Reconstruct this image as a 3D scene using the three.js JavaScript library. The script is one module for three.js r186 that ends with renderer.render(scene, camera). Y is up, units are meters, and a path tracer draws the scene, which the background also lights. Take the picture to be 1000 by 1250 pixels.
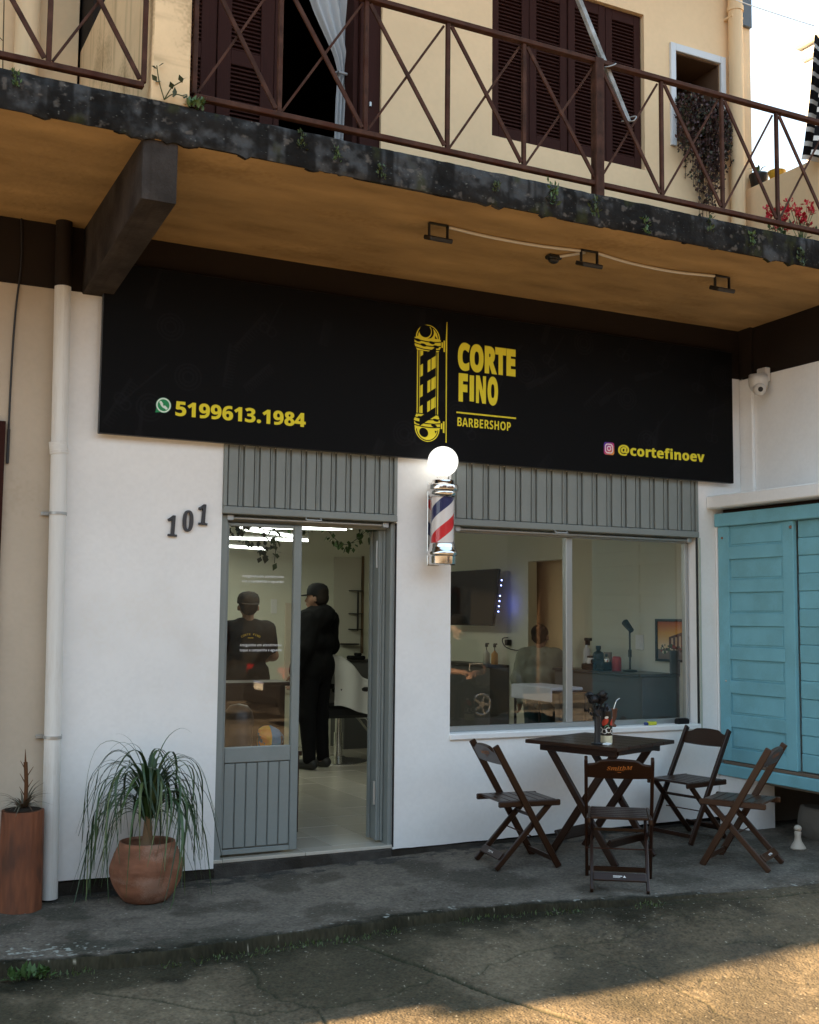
import * as THREE from 'three';
import { mergeGeometries } from 'three/addons/utils/BufferGeometryUtils.js';
import { RectAreaLightUniformsLib } from 'three/addons/lights/RectAreaLightUniformsLib.js';
import { FontLoader } from 'three/addons/loaders/FontLoader.js';
import { TextGeometry } from 'three/addons/geometries/TextGeometry.js';

// ------------------------------------------------------------ camera, sky, sun, exposure
const scene = new THREE.Scene();
const camera = new THREE.PerspectiveCamera(47.6, 819 / 1024, 0.1, 600);
camera.position.set(0, 1.475, 6.887);
camera.rotation.order = 'YXZ';
camera.rotation.set(0.0902, -0.4698, 0.01025);
const renderer = new THREE.WebGLRenderer({ antialias: true });
renderer.toneMapping = THREE.LinearToneMapping;
renderer.toneMappingExposure = 6.3;
renderer.shadowMap.enabled = true;
RectAreaLightUniformsLib.init();
{
  const W = 128, H = 64, d = new Float32Array(W * H * 4);
  const hor = [0.395, 0.408, 0.385], zen = [0.125, 0.2, 0.285];
  for (let j = 0; j < H; j++) for (let i = 0; i < W; i++) {
    const el = ((j + 0.5) / H - 0.5) * Math.PI, t = Math.pow(Math.max(0, Math.sin(el)), 0.42), k = (j * W + i) * 4;
    for (let c = 0; c < 3; c++) d[k + c] = el < 0 ? hor[c] * 0.45 : hor[c] * (1 - t) + zen[c] * t;
    d[k + 3] = 1;
  }
  const sky = new THREE.DataTexture(d, W, H, THREE.RGBAFormat, THREE.FloatType);
  sky.mapping = THREE.EquirectangularReflectionMapping; sky.magFilter = sky.minFilter = THREE.LinearFilter; sky.needsUpdate = true;
  scene.background = sky; scene.environment = sky;
}
const sun = new THREE.DirectionalLight(new THREE.Color().setRGB(1, 0.70, 0.38), 4.6);
sun.position.set(-30, 20, -3.3); sun.target.position.set(3, 0, 1); sun.position.add(sun.target.position);
sun.castShadow = true; sun.shadow.mapSize.set(2048, 2048);
Object.assign(sun.shadow.camera, { left: -25, right: 25, top: 25, bottom: -25, near: 1, far: 90 });
scene.add(sun, sun.target);

// ------------------------------------------------------------ helpers
let seed = 12345;
const rnd = () => { seed = (seed + 0x6D2B79F5) | 0; let t = Math.imul(seed ^ (seed >>> 15), 1 | seed); t = (t + Math.imul(t ^ (t >>> 7), 61 | t)) ^ t; return ((t ^ (t >>> 14)) >>> 0) / 4294967296; };
const rr = (a, b) => a + (b - a) * rnd();
const clamp = (x, a = 0, b = 1) => Math.min(b, Math.max(a, x));
const lerp = (a, b, t) => a + (b - a) * t;
const sstep = (a, b, x) => { const t = clamp((x - a) / (b - a)); return t * t * (3 - 2 * t); };
const curve = (pts, x) => { if (x <= pts[0][0]) return pts[0][1]; for (let i = 1; i < pts.length; i++) if (x <= pts[i][0]) return lerp(pts[i - 1][1], pts[i][1], (x - pts[i - 1][0]) / (pts[i][0] - pts[i - 1][0])); return pts[pts.length - 1][1]; };
const h2 = (i, j, s) => { let h = Math.imul(i, 374761393) ^ Math.imul(j, 668265263) ^ Math.imul(s, 2147483647 ^ 0x5bd1e995); h = Math.imul(h ^ (h >>> 13), 1274126177); return ((h ^ (h >>> 16)) >>> 0) / 4294967296; };
const wrap = (i, p) => (p ? ((i % p) + p) % p : i);
function vn(x, y, s = 1, p = 0, q = p) {
  const i = Math.floor(x), j = Math.floor(y); let u = x - i, v = y - j; u = u * u * (3 - 2 * u); v = v * v * (3 - 2 * v);
  const i0 = wrap(i, p), i1 = wrap(i + 1, p), j0 = wrap(j, q), j1 = wrap(j + 1, q);
  return lerp(lerp(h2(i0, j0, s), h2(i1, j0, s), u), lerp(h2(i0, j1, s), h2(i1, j1, s), u), v);
}
function fbm(x, y, o = 4, s = 1, p = 0, q = p) { let a = 0.5, r = 0, n = 0; for (let k = 0; k < o; k++) { r += a * vn(x, y, s + k, p, q); n += a; a *= 0.5; x *= 2; y *= 2; p *= 2; q *= 2; } return r / n; }
function tex(w, h, fn, srgb = true, sx = 1, sy = sx) {           // fn(u, v) -> [r, g, b] (0..1), tile of sx by sy metres
  const d = new Uint8Array(w * h * 4);
  for (let j = 0; j < h; j++) for (let i = 0; i < w; i++) {
    const c = fn((i + 0.5) / w, (j + 0.5) / h), k = (j * w + i) * 4;
    if (typeof c === 'number') d[k] = d[k + 1] = d[k + 2] = clamp(c) * 255; else { d[k] = clamp(c[0]) * 255; d[k + 1] = clamp(c[1]) * 255; d[k + 2] = clamp(c[2]) * 255; }
    d[k + 3] = 255;
  }
  const t = new THREE.DataTexture(d, w, h); t.wrapS = t.wrapT = THREE.RepeatWrapping; t.magFilter = THREE.LinearFilter; t.minFilter = THREE.LinearMipmapLinearFilter; t.generateMipmaps = true;
  if (srgb) t.colorSpace = THREE.SRGBColorSpace; t.repeat.set(1 / sx, 1 / sy); t.needsUpdate = true; return t;
}
const S = (l) => (l <= 0.0031308 ? 12.92 * l : 1.055 * Math.pow(l, 1 / 2.4) - 0.055);   // linear to sRGB
const lin = (r, g, b) => new THREE.Color().setRGB(r, g, b);
const std = (c, rough = 0.8, o = {}) => new (rough >= 0.8 ? THREE.MeshPhysicalMaterial : THREE.MeshStandardMaterial)({ ...(rough >= 0.8 ? { specularIntensity: 0.3 } : {}), color: Array.isArray(c) ? lin(...c) : c, roughness: rough, ...o });
const phys = (c, rough, o) => new THREE.MeshPhysicalMaterial({ color: Array.isArray(c) ? lin(...c) : c, roughness: rough, ...o });
// painted plaster: a base colour, mottling, scuffs; relief of the render coat
function plaster(c, { mott = 0.06, dirt = [0.3, 0.26, 0.2], dirtAmt = 0.25, thr = 0.62, size = 2.2, bump = 0.0012, rough = 0.88, s = 3, streak = 0, smear = 1, spec = 0.3 } = {}) {
  const map = tex(384, 384, (u, v) => {
    const a = fbm(u * 6, v * 6 * smear, 5, s, 6, 6 * smear), b = fbm(u * 3, v * 3 * smear, 6, s + 20, 3, 3 * smear), st = streak ? fbm(u * 24, v * 2, 4, s + 40, 24, 2) : 0, f = vn(u * 128, v * 128, s + 9, 128);
    const k = 1 + mott * 4 * (a - 0.5) + 0.04 * (f - 0.5); let m = dirtAmt * sstep(thr, thr + 0.25, b + 0.15 * (f - 0.5)) + streak * sstep(0.55, 0.85, st);
    return [0, 1, 2].map((i) => S(Math.max(0, lerp(c[i] * k, dirt[i] * c[i] * 1.6, clamp(m)))));
  }, true, size);
  const bm = tex(384, 384, (u, v) => 0.55 * fbm(u * 10, v * 10, 4, s + 60, 10) + 0.45 * fbm(u * 80, v * 80, 3, s + 70, 80), false, size * 0.7);
  return phys(0xffffff, rough, { map, bumpMap: bm, bumpScale: bump, specularIntensity: spec });
}
function wood(c1, c2, { size = [0.5, 0.08], rough = 0.5, s = 5, coat = 0, spec = 0.6 } = {}) {          // grain runs along u
  const g = (u, v) => { const w = fbm(u * 3, v * 6, 3, s, 3, 6); return 0.6 * fbm(u * 4 + 3 * w, v * 40, 4, s + 3, 0) + 0.4 * vn(u * 6, v * 90, s + 7, 6, 90); };
  const map = tex(256, 256, (u, v) => { const t = g(u, v); return [0, 1, 2].map((i) => S(lerp(c1[i], c2[i], t))); }, true, ...size);
  const bm = tex(256, 256, (u, v) => g(u, v), false, ...size);
  return phys(0xffffff, rough, { map, bumpMap: bm, bumpScale: 0.0006, clearcoat: coat, clearcoatRoughness: 0.3, specularIntensity: spec });
}
function uvBox(g) {                                                 // uv in metres, projected along each face's main axis
  if (g.index) g = g.toNonIndexed();
  const p = g.attributes.position, n = g.attributes.normal || (g.computeVertexNormals(), g.attributes.normal), uv = new Float32Array(p.count * 2);
  for (let i = 0; i < p.count; i += 3) {
    let a = 0, b = 0, c = 0; for (let k = 0; k < 3; k++) { a += n.getX(i + k); b += n.getY(i + k); c += n.getZ(i + k); }
    a = Math.abs(a); b = Math.abs(b); c = Math.abs(c);
    for (let k = 0; k < 3; k++) { const x = p.getX(i + k), y = p.getY(i + k), z = p.getZ(i + k); uv[(i + k) * 2] = a > b && a > c ? z : x; uv[(i + k) * 2 + 1] = b >= a && b > c ? z : y; }
  }
  g.setAttribute('uv', new THREE.BufferAttribute(uv, 2)); for (const k of Object.keys(g.attributes)) if (!['position', 'normal', 'uv'].includes(k)) g.deleteAttribute(k);
  return g;
}
function xf(g, x = 0, y = 0, z = 0, rx = 0, ry = 0, rz = 0, order = 'YXZ') { return g.applyMatrix4(new THREE.Matrix4().compose(new THREE.Vector3(x, y, z), new THREE.Quaternion().setFromEuler(new THREE.Euler(rx, ry, rz, order)), new THREE.Vector3(1, 1, 1))); }
function cbox(w, h, d, b = 0.003) {                                 // box with chamfered edges, uv in metres, u along its longest side
  b = Math.min(b, w * 0.3, h * 0.3, d * 0.3); const H = [w / 2, h / 2, d / 2], P = [], N = [], U = [], L = H.indexOf(Math.max(...H));
  const vert = (ax, s) => s.map((k, i) => k * (i === ax ? H[i] : H[i] - b));
  const off = [rnd() * 3, rnd() * 3];
  const face = (vs) => {
    const A = new THREE.Vector3(...vs[0]), B = new THREE.Vector3(...vs[1]), C = new THREE.Vector3(...vs[2]), n = B.clone().sub(A).cross(C.clone().sub(A)).normalize(); const m = vs.reduce((q, v) => q.add(new THREE.Vector3(...v)), new THREE.Vector3());
    if (n.dot(m) < 0) { vs = vs.slice().reverse(); n.negate(); }
    const ab = n.toArray().map(Math.abs), na = ab.indexOf(Math.max(...ab)); let ua = L === na ? (na + 1) % 3 : L, va = 3 - na - ua;
    for (let k = 1; k < vs.length - 1; k++) for (const v of [vs[0], vs[k], vs[k + 1]]) { P.push(...v); N.push(n.x, n.y, n.z); U.push(v[ua] + off[0], v[va] + off[1]); }
  };
  for (let a = 0; a < 3; a++) for (const s of [-1, 1]) { const o = [(a + 1) % 3, (a + 2) % 3]; face([[-1, -1], [1, -1], [1, 1], [-1, 1]].map(([p, q]) => { const t = [0, 0, 0]; t[a] = s; t[o[0]] = p; t[o[1]] = q; return vert(a, t); })); }
  for (let a = 0; a < 3; a++) { const p = (a + 1) % 3, q = (a + 2) % 3; for (const s of [-1, 1]) for (const r of [-1, 1]) { const m = (ax, e) => { const t = [0, 0, 0]; t[p] = s; t[q] = r; t[a] = e; return vert(ax, t); }; face([m(p, -1), m(p, 1), m(q, 1), m(q, -1)]); } }
  for (const x of [-1, 1]) for (const y of [-1, 1]) for (const z of [-1, 1]) face([vert(0, [x, y, z]), vert(1, [x, y, z]), vert(2, [x, y, z])]);
  const g = new THREE.BufferGeometry(); g.setAttribute('position', new THREE.Float32BufferAttribute(P, 3)); g.setAttribute('normal', new THREE.Float32BufferAttribute(N, 3)); g.setAttribute('uv', new THREE.Float32BufferAttribute(U, 2)); return g;
}
const bx = (x0, x1, y0, y1, z0, z1, b = 0.003) => cbox(x1 - x0, y1 - y0, z1 - z0, b).translate((x0 + x1) / 2, (y0 + y1) / 2, (z0 + z1) / 2);   // from corner to corner
function bar(a, b, w, d, ch = 0.002, up = [0, 0, 1]) {              // bar from a to b, w across, d deep (along up)
  const A = new THREE.Vector3(...a), B = new THREE.Vector3(...b), dir = B.clone().sub(A), L = dir.length(); dir.normalize(); const U = new THREE.Vector3(...up), X = new THREE.Vector3().crossVectors(dir, U).normalize(), Z = new THREE.Vector3().crossVectors(X, dir);
  return cbox(w, L, d, ch).applyMatrix4(new THREE.Matrix4().makeBasis(X, dir, Z).setPosition(A.add(B).multiplyScalar(0.5)));
}
const V = (a) => new THREE.Vector3(...a);
const plain = (g) => { if (g.index) g = g.toNonIndexed(); for (const k of Object.keys(g.attributes)) if (!['position', 'normal', 'uv'].includes(k)) g.deleteAttribute(k); return g; };
const tube = (pts, r, seg = 24, rad = 7) => plain(new THREE.TubeGeometry(new THREE.CatmullRomCurve3(pts.map(V)), seg, r, rad));
const rod = (a, b, r, n = 10, r2 = r) => { const A = V(a), B = V(b), d = B.clone().sub(A), g = new THREE.CylinderGeometry(r2, r, d.length(), n); return plain(g.applyMatrix4(new THREE.Matrix4().compose(A.add(B).multiplyScalar(0.5), new THREE.Quaternion().setFromUnitVectors(new THREE.Vector3(0, 1, 0), d.normalize()), new THREE.Vector3(1, 1, 1)))); };
const lathe = (pts, n = 32) => plain(new THREE.LatheGeometry(pts.map((p) => new THREE.Vector2(...p)), n));
const ball = (r, x, y, z, sx = 1, sy = 1, sz = 1, n = 16) => plain(new THREE.SphereGeometry(r, n, n * 0.75 | 0).scale(sx, sy, sz).translate(x, y, z));
const merge = (gs) => (Array.isArray(gs) ? (gs.length === 1 ? gs[0] : mergeGeometries(gs.map(plain))) : gs);
const extr = (shape, d, bevel = 0, seg = 12) => uvBox(new THREE.ExtrudeGeometry(shape, { depth: d, bevelEnabled: bevel > 0, bevelThickness: bevel, bevelSize: bevel, bevelSegments: 2, curveSegments: seg }));
const poly = (pts) => new THREE.Shape(pts.map((p) => new THREE.Vector2(...p)));
const taken = {};
const numbered = (n) => { const k = taken[n] = (taken[n] ?? -1) + 1; return k ? `${n}_${String(k).padStart(3, '0')}` : n; };
function part(parent, name, geos, mat, label) { const m = new THREE.Mesh(merge(geos), mat); m.name = name; m.castShadow = m.receiveShadow = true; if (label) m.userData.label = label; parent.add(m); return m; }
function thing(name, label, category, pos = [0, 0, 0], turn = 0, group) { const o = new THREE.Group(); o.name = numbered(name); o.position.set(...pos); o.rotation.y = turn; o.userData = { label, category }; if (group) o.userData.group = group; scene.add(o); return o; }
function single(name, label, category, geos, mat, group) { const m = part(scene, numbered(name), geos, mat); m.userData = { label, category }; if (group) m.userData.group = group; return m; }
function struct(name, geos, mat) { const m = part(scene, numbered(name), geos, mat); m.userData.kind = 'structure'; return m; }
function dup(o, pos, turn, label, group) { const c = o.clone(); c.name = numbered(o.name.replace(/_\d{3}$/, '')); c.userData = { ...o.userData }; if (label) c.userData.label = label; if (group) c.userData.group = group; c.position.set(...pos); c.rotation.y = turn; scene.add(c); return c; }
function canvasTex(w, h, draw) { const c = document.createElement('canvas'); c.width = w; c.height = h; draw(c.getContext('2d'), w, h); const t = new THREE.CanvasTexture(c); t.colorSpace = THREE.SRGBColorSpace; t.magFilter = THREE.LinearFilter; return t; }
function quad(w, h, x = 0, y = 0, z = 0) { return plain(new THREE.PlaneGeometry(w, h)).translate(x, y, z); }
// leaf or blade along a curve: flat ribbon with a fold, w(t) half width
function blade(pts, w, seg = 8, fold = 0.25) {
  const c = new THREE.CatmullRomCurve3(pts.map(V)), P = [], I = [], up = new THREE.Vector3(0, 1, 0);
  for (let i = 0; i <= seg; i++) { const t = i / seg, p = c.getPoint(t), d = c.getTangent(t), s = new THREE.Vector3().crossVectors(d, up); if (s.lengthSq() < 1e-4) s.set(1, 0, 0); s.normalize(); const n = new THREE.Vector3().crossVectors(s, d).normalize(), k = w(t); const a = p.clone().addScaledVector(s, -k).addScaledVector(n, k * fold), b = p.clone().addScaledVector(s, k).addScaledVector(n, k * fold); P.push(a.x, a.y, a.z, p.x, p.y, p.z, b.x, b.y, b.z); if (i) { const o = i * 3; I.push(o - 3, o - 2, o, o - 2, o + 1, o, o - 2, o - 1, o + 1, o - 1, o + 2, o + 1); } }
  const g = new THREE.BufferGeometry(); g.setAttribute('position', new THREE.Float32BufferAttribute(P, 3)); g.setAttribute('uv', new THREE.Float32BufferAttribute(new Array(P.length / 3 * 2).fill(0).map((_, i) => P[(i >> 1) * 3 + (i & 1)]), 2)); g.setIndex(I); g.computeVertexNormals(); return plain(g);
}
// ------------------------------------------------------------ materials
const M = {
  white: plaster([0.84, 0.84, 0.825], { mott: 0.03, dirtAmt: 0.2, dirt: [0.42, 0.38, 0.32], thr: 0.62, s: 3 }),
  beige: plaster([0.50, 0.43, 0.34], { mott: 0.05, dirtAmt: 0.3, thr: 0.62, s: 5 }),
  yellow: plaster([0.77, 0.56, 0.34], { mott: 0.05, dirtAmt: 0.22, thr: 0.66, s: 7, size: 3 }),
  pillar: plaster([0.76, 0.54, 0.31], { mott: 0.08, dirtAmt: 0.55, thr: 0.56, s: 8, size: 1.3, dirt: [0.22, 0.19, 0.15], streak: 0.4 }),
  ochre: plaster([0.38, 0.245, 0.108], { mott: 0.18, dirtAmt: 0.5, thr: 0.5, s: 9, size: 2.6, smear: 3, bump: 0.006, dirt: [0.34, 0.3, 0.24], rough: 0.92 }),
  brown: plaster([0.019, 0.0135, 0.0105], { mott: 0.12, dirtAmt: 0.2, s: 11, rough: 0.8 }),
  beam: plaster([0.042, 0.035, 0.031], { mott: 0.42, dirtAmt: 0.4, thr: 0.5, s: 12, rough: 0.92, size: 0.9, bump: 0.005, dirt: [0.3, 0.26, 0.2], streak: 0.35 }),
  plinth: plaster([0.055, 0.05, 0.044], { mott: 0.5, dirtAmt: 0.6, thr: 0.5, s: 13, rough: 0.95, size: 0.8, bump: 0.008 }),
  metal: plaster([0.225, 0.248, 0.238], { mott: 0.05, dirtAmt: 0.25, thr: 0.66, s: 15, rough: 0.5, spec: 0.6, size: 1.1, bump: 0.0003 }),
  alu: std([0.42, 0.44, 0.44], 0.42, { metalness: 0.7 }),
  teal: plaster([0.20, 0.46, 0.54], { mott: 0.05, dirtAmt: 0.22, thr: 0.56, s: 17, rough: 0.6, size: 0.9, bump: 0.0008 }),
  shutter: wood([0.026, 0.0085, 0.0066], [0.044, 0.0158, 0.012], { rough: 0.75, s: 19, spec: 0.2 }),
  rust: plaster([0.062, 0.027, 0.017], { mott: 0.35, dirtAmt: 0.6, thr: 0.48, s: 21, rough: 0.72, size: 0.35, bump: 0.0015, dirt: [0.5, 0.28, 0.2] }),
  darkwood: wood([0.013, 0.0052, 0.0024], [0.038, 0.0148, 0.0062], { rough: 0.34, s: 23, coat: 0.12, spec: 0.5 }),
  midwood: wood([0.026, 0.0105, 0.0044], [0.072, 0.03, 0.012], { rough: 0.34, s: 24, coat: 0.12, spec: 0.5 }),
  pvc: plaster([0.72, 0.72, 0.69], { mott: 0.05, dirtAmt: 0.3, thr: 0.6, s: 27, rough: 0.42, size: 0.8, bump: 0.0002 }),
  black: std([0.012, 0.012, 0.013], 0.45),
  blackMatt: std([0.014, 0.014, 0.015], 0.85),
  chrome: std([0.78, 0.77, 0.75], 0.14, { metalness: 1 }),
  galv: plaster([0.36, 0.38, 0.39], { mott: 0.4, dirtAmt: 0.4, thr: 0.5, s: 29, rough: 0.4, size: 0.3, bump: 0.0004 }),
  terracotta: plaster([0.235, 0.105, 0.062], { mott: 0.25, dirtAmt: 0.75, thr: 0.5, s: 31, rough: 0.85, size: 0.5, bump: 0.0022, dirt: [0.95, 1.35, 1.7] }),
  soil: std([0.03, 0.022, 0.016], 1),
  intWall: std([0.68, 0.68, 0.57], 0.85), intCeil: std([0.62, 0.62, 0.58], 0.9),
  glass: phys([1, 1, 1], 0.015, { transmission: 1, thickness: 0, ior: 1.5 }),
  whitePlain: std([0.75, 0.75, 0.74], 0.5), paper: std([0.78, 0.77, 0.74], 0.8),
};
const smallLeaf = (c) => phys(c, 0.6, { side: THREE.DoubleSide });

// ------------------------------------------------------------ ground
const KERB = [[-4, 1.0], [0.2, 1.03], [0.85, 1.08], [1.2, 1.15], [1.57, 1.22], [2.2, 1.22], [2.85, 1.23], [3.3, 1.28], [3.7, 1.38], [4.1, 1.52], [4.6, 1.62], [5.3, 1.7], [14, 1.75]];
const kerbZ = (x) => curve(KERB, x) + 0.025 * (fbm(x * 3, 2.2, 3, 91) - 0.5) + 0.02 * (vn(x * 14, 5, 92) - 0.5);
const walkBase = (x) => curve([[-5, -0.125], [1.4, -0.12], [2.4, -0.1], [3.4, -0.07], [4.2, -0.05], [9, -0.045]], x);
const kerbStep = (x) => curve([[-5, 0.062], [2.4, 0.058], [3.4, 0.05], [4.1, 0.035], [4.6, 0.01], [5.2, 0.0]], x);
const walkY = (x, z) => walkBase(x) - 0.018 * z;
const walkRough = (x, z) => 0.007 * (fbm(x * 2.2, z * 2.2, 3, 93) - 0.5) + 0.004 * (fbm(x * 26, z * 26, 3, 94) - 0.5);
const roadY = (x, z) => { const k = curve(KERB, x), s = kerbStep(x); return walkY(x, k) - s - Math.max(0, 0.13 - s + (walkBase(x) + 0.1)) * sstep(0, 1, (z - k) / 1.0) - 0.02 * Math.max(0, z - k); };
const CR = [];                                                       // cracks and joints: polylines with width and depth
function crack(pts, w, dep, jit = 0.03) { const out = []; for (let i = 0; i < pts.length - 1; i++) { const [a, b] = [pts[i], pts[i + 1]], n = Math.max(2, Math.round(Math.hypot(b[0] - a[0], b[1] - a[1]) / 0.09)); for (let k = 0; k < n; k++) out.push([lerp(a[0], b[0], k / n) + (i + k ? rr(-jit, jit) : 0), lerp(a[1], b[1], k / n) + (i + k ? rr(-jit, jit) : 0)]); } out.push(pts[pts.length - 1]); CR.push({ p: out, w, dep, x0: Math.min(...out.map((q) => q[0])) - w, x1: Math.max(...out.map((q) => q[0])) + w, z0: Math.min(...out.map((q) => q[1])) - w, z1: Math.max(...out.map((q) => q[1])) + w }); }
crack([[2.5, 1.32], [2.78, 1.85], [3.02, 2.45], [3.25, 3.1], [3.4, 3.6]], 0.02, 0.02, 0.008);
crack([[4.3, 1.6], [4.85, 1.75], [5.6, 1.9], [6.6, 2.3]], 0.016, 0.015, 0.012);
crack([[1.2, 1.45], [1.7, 1.9], [2.2, 1.98], [2.7, 1.85]], 0.012, 0.012); crack([[1.7, 1.9], [1.62, 2.3], [1.8, 2.7]], 0.01, 0.01); crack([[1.95, 1.36], [1.9, 1.75], [2.05, 1.95], [2.0, 2.3]], 0.01, 0.012);
crack([[0.9, 2.0], [1.3, 2.05], [1.65, 2.2]], 0.01, 0.01); crack([[2.9, 1.9], [3.3, 1.75], [3.7, 1.85], [4.2, 1.75], [4.5, 1.9]], 0.009, 0.01); crack([[3.55, 1.8], [3.75, 2.2], [3.7, 2.8]], 0.009, 0.01);
crack([[3.1, 2.1], [3.5, 2.4], [4.1, 2.35], [4.5, 2.7]], 0.008, 0.008); crack([[4.3, 2.1], [4.7, 2.25], [5.2, 2.1]], 0.009, 0.01);
crack([[4.2, 0.95], [4.6, 1.05], [5.1, 0.9], [5.6, 1.0]], 0.008, 0.006); crack([[2.6, 0.7], [3.0, 0.95], [3.2, 1.25]], 0.006, 0.005); crack([[0.6, 0.9], [1.2, 0.8], [1.9, 0.95]], 0.007, 0.005);
function crackAt(x, z) { let m = 0; for (const c of CR) { if (x < c.x0 || x > c.x1 || z < c.z0 || z > c.z1) continue; for (let i = 0; i < c.p.length - 1; i++) { const a = c.p[i], b = c.p[i + 1], dx = b[0] - a[0], dz = b[1] - a[1], t = clamp(((x - a[0]) * dx + (z - a[1]) * dz) / (dx * dx + dz * dz)), d = Math.hypot(x - a[0] - t * dx, z - a[1] - t * dz); if (d < c.w) m = Math.max(m, c.dep * (1 - d / c.w)); } } return m; }
const GX0 = 0.2, GX1 = 8, GZ0 = -0.3, GZ1 = 4.3;
const kCache = {};
const groundMap = tex(1500, 885, (u, v) => {
  const x = GX0 + u * (GX1 - GX0), z = GZ0 + v * (GZ1 - GZ0), k = kCache[u] ??= kerbZ(x), walk = z < k;
  const a = fbm(x * 1.6, z * 1.6, 5, 101), b = fbm(x * 9, z * 9, 4, 102), f = vn(x * 120, z * 120, 103), g = vn(x * 60, z * 60, 104), w = fbm(x * 3.2, z * 3.2, 5, 105);
  let c = walk ? [0.135, 0.116, 0.094] : [0.138, 0.11, 0.073]; const br = 0.5 + 0.95 * a * (0.6 + 0.8 * b) + 0.5 * (f - 0.5) + 0.35 * (g - 0.5); c = c.map((q) => q * br);
  const mix = (t, q) => { c = c.map((o, i) => lerp(o, q[i] * (0.7 + 0.6 * f), clamp(t))); };
  mix(0.8 * sstep(0.5, 0.7, w + 0.2 * (b - 0.5)) * (walk ? 0.9 : 0.75), [0.056, 0.049, 0.037]);                                      // old stains
  const dk = z - k, mossy = fbm(x * 7, z * 7, 4, 106); mix(1.0 * (dk < 0 ? sstep(-0.07, -0.005, dk + 0.14 * (mossy - 0.5)) : sstep(0.34, 0.07, dk + 0.4 * (mossy - 0.5))) * curve([[0, 1], [4.3, 0.9], [5, 0.3]], x), [0.014, 0.0135, 0.0075]);   // moss and grime grown along the kerb
  if (!walk) mix(0.85 * sstep(0.38, 0.6, fbm(x * 2.3, z * 2.3, 5, 107) + 0.2 * (b - 0.5)) * curve([[0.2, 1], [2.6, 0.85], [4, 0.3]], x), [0.048, 0.042, 0.026]);
  if (walk) mix(0.75 * sstep(0.46, 0.6, fbm(x * 4, z * 5, 5, 108)) * sstep(2.8, 1.2, x), [0.050, 0.049, 0.037]);
  const li = fbm(x * 38, z * 38, 3, 109), lz = 0.90 + 0.16 * (x - 0.7); mix(sstep(0.53, 0.60, li - 1.3 * Math.abs(z - lz - 0.03) - Math.max(0, x - 1.15) * 0.7 - 0.3 * f * 0.25 - (dk < -0.04 ? 0 : 0.5)), [0.34, 0.35, 0.31]);    // white lichen
  if (Math.abs(dk) < 0.07) mix(dk < -0.01 ? sstep(0.74, 0.80, fbm(x * 30, z * 30, 2, 110)) * 0.7 : 0, [0.34, 0.34, 0.3]);
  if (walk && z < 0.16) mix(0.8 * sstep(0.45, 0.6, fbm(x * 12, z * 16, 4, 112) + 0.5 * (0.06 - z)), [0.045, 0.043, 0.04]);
  if (f > 0.93 && g > 0.6) mix(0.6, walk ? [0.28, 0.27, 0.25] : [0.42, 0.38, 0.30]); if (f < 0.05) mix(0.6, [0.05, 0.045, 0.04]);
  const ck = crackAt(x, z); if (ck > 0.002) mix(clamp(ck * 70), [0.035, 0.036, 0.02]);
  return c.map(S);
}, true, GX1 - GX0, GZ1 - GZ0);
groundMap.wrapS = groundMap.wrapT = THREE.MirroredRepeatWrapping;
const groundBump = tex(512, 512, (u, v) => 0.5 * fbm(u * 40, v * 40, 4, 113, 40) + 0.5 * vn(u * 150, v * 150, 114, 150), false, 1.1);
const groundMat = phys(0xffffff, 0.93, { map: groundMap, bumpMap: groundBump, bumpScale: 0.009, specularIntensity: 0.25 });
function sheet(nx, nz, xs, zs, ys) {
  const P = new Float32Array((nx + 1) * (nz + 1) * 3), U = new Float32Array((nx + 1) * (nz + 1) * 2), I = []; let k = 0;
  for (let j = 0; j <= nz; j++) for (let i = 0; i <= nx; i++, k++) { const x = xs(i / nx), z = zs(x, j / nz), y = ys(x, z, j / nz); P.set([x, y, z], k * 3); U.set([x - GX0, z - GZ0], k * 2); if (i && j) { const a = k, b = k - 1, c = k - nx - 1, d = c - 1; I.push(d, b, c, b, a, c); } }
  const g = new THREE.BufferGeometry(); g.setAttribute('position', new THREE.BufferAttribute(P, 3)); g.setAttribute('uv', new THREE.BufferAttribute(U, 2)); g.setIndex(I); g.computeVertexNormals(); return g;
}
struct('sidewalk', sheet(620, 150, (u) => 0.2 + u * 7.8, (x, t) => t < 0.9 ? lerp(-0.3, kerbZ(x), t / 0.9) : kerbZ(x) + (t - 0.9) * 0.42, (x, z, t) => {
  const e = t < 0.9 ? 0 : (t - 0.9) / 0.1; return walkY(x, z) + walkRough(x, z) - crackAt(x, z) - 0.006 * sstep(0.89, 0.9, t) * kerbStep(x) / 0.09 - (kerbStep(x) + 0.05) * sstep(0, 1, e) * (1 + 0.45 * (fbm(x * 24, e * 5, 3, 95) - 0.5)) + (e > 0 && e < 0.7 ? 0.022 * (fbm(x * 17, e * 3, 3, 96) - 0.5) : 0); }), groundMat);
struct('street', sheet(620, 250, (u) => 0.2 + u * 7.8, (x, t) => lerp(kerbZ(x) + 0.005, 4.3, t), (x, z) => roadY(x, z) + walkRough(x + 9, z) + 0.006 * (fbm(x * 40, z * 40, 2, 97) - 0.5) - crackAt(x, z)), groundMat);
const farMat = plaster([0.15, 0.13, 0.105], { mott: 0.4, dirtAmt: 0.5, s: 41, size: 4, bump: 0.01, rough: 0.95 });
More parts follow.
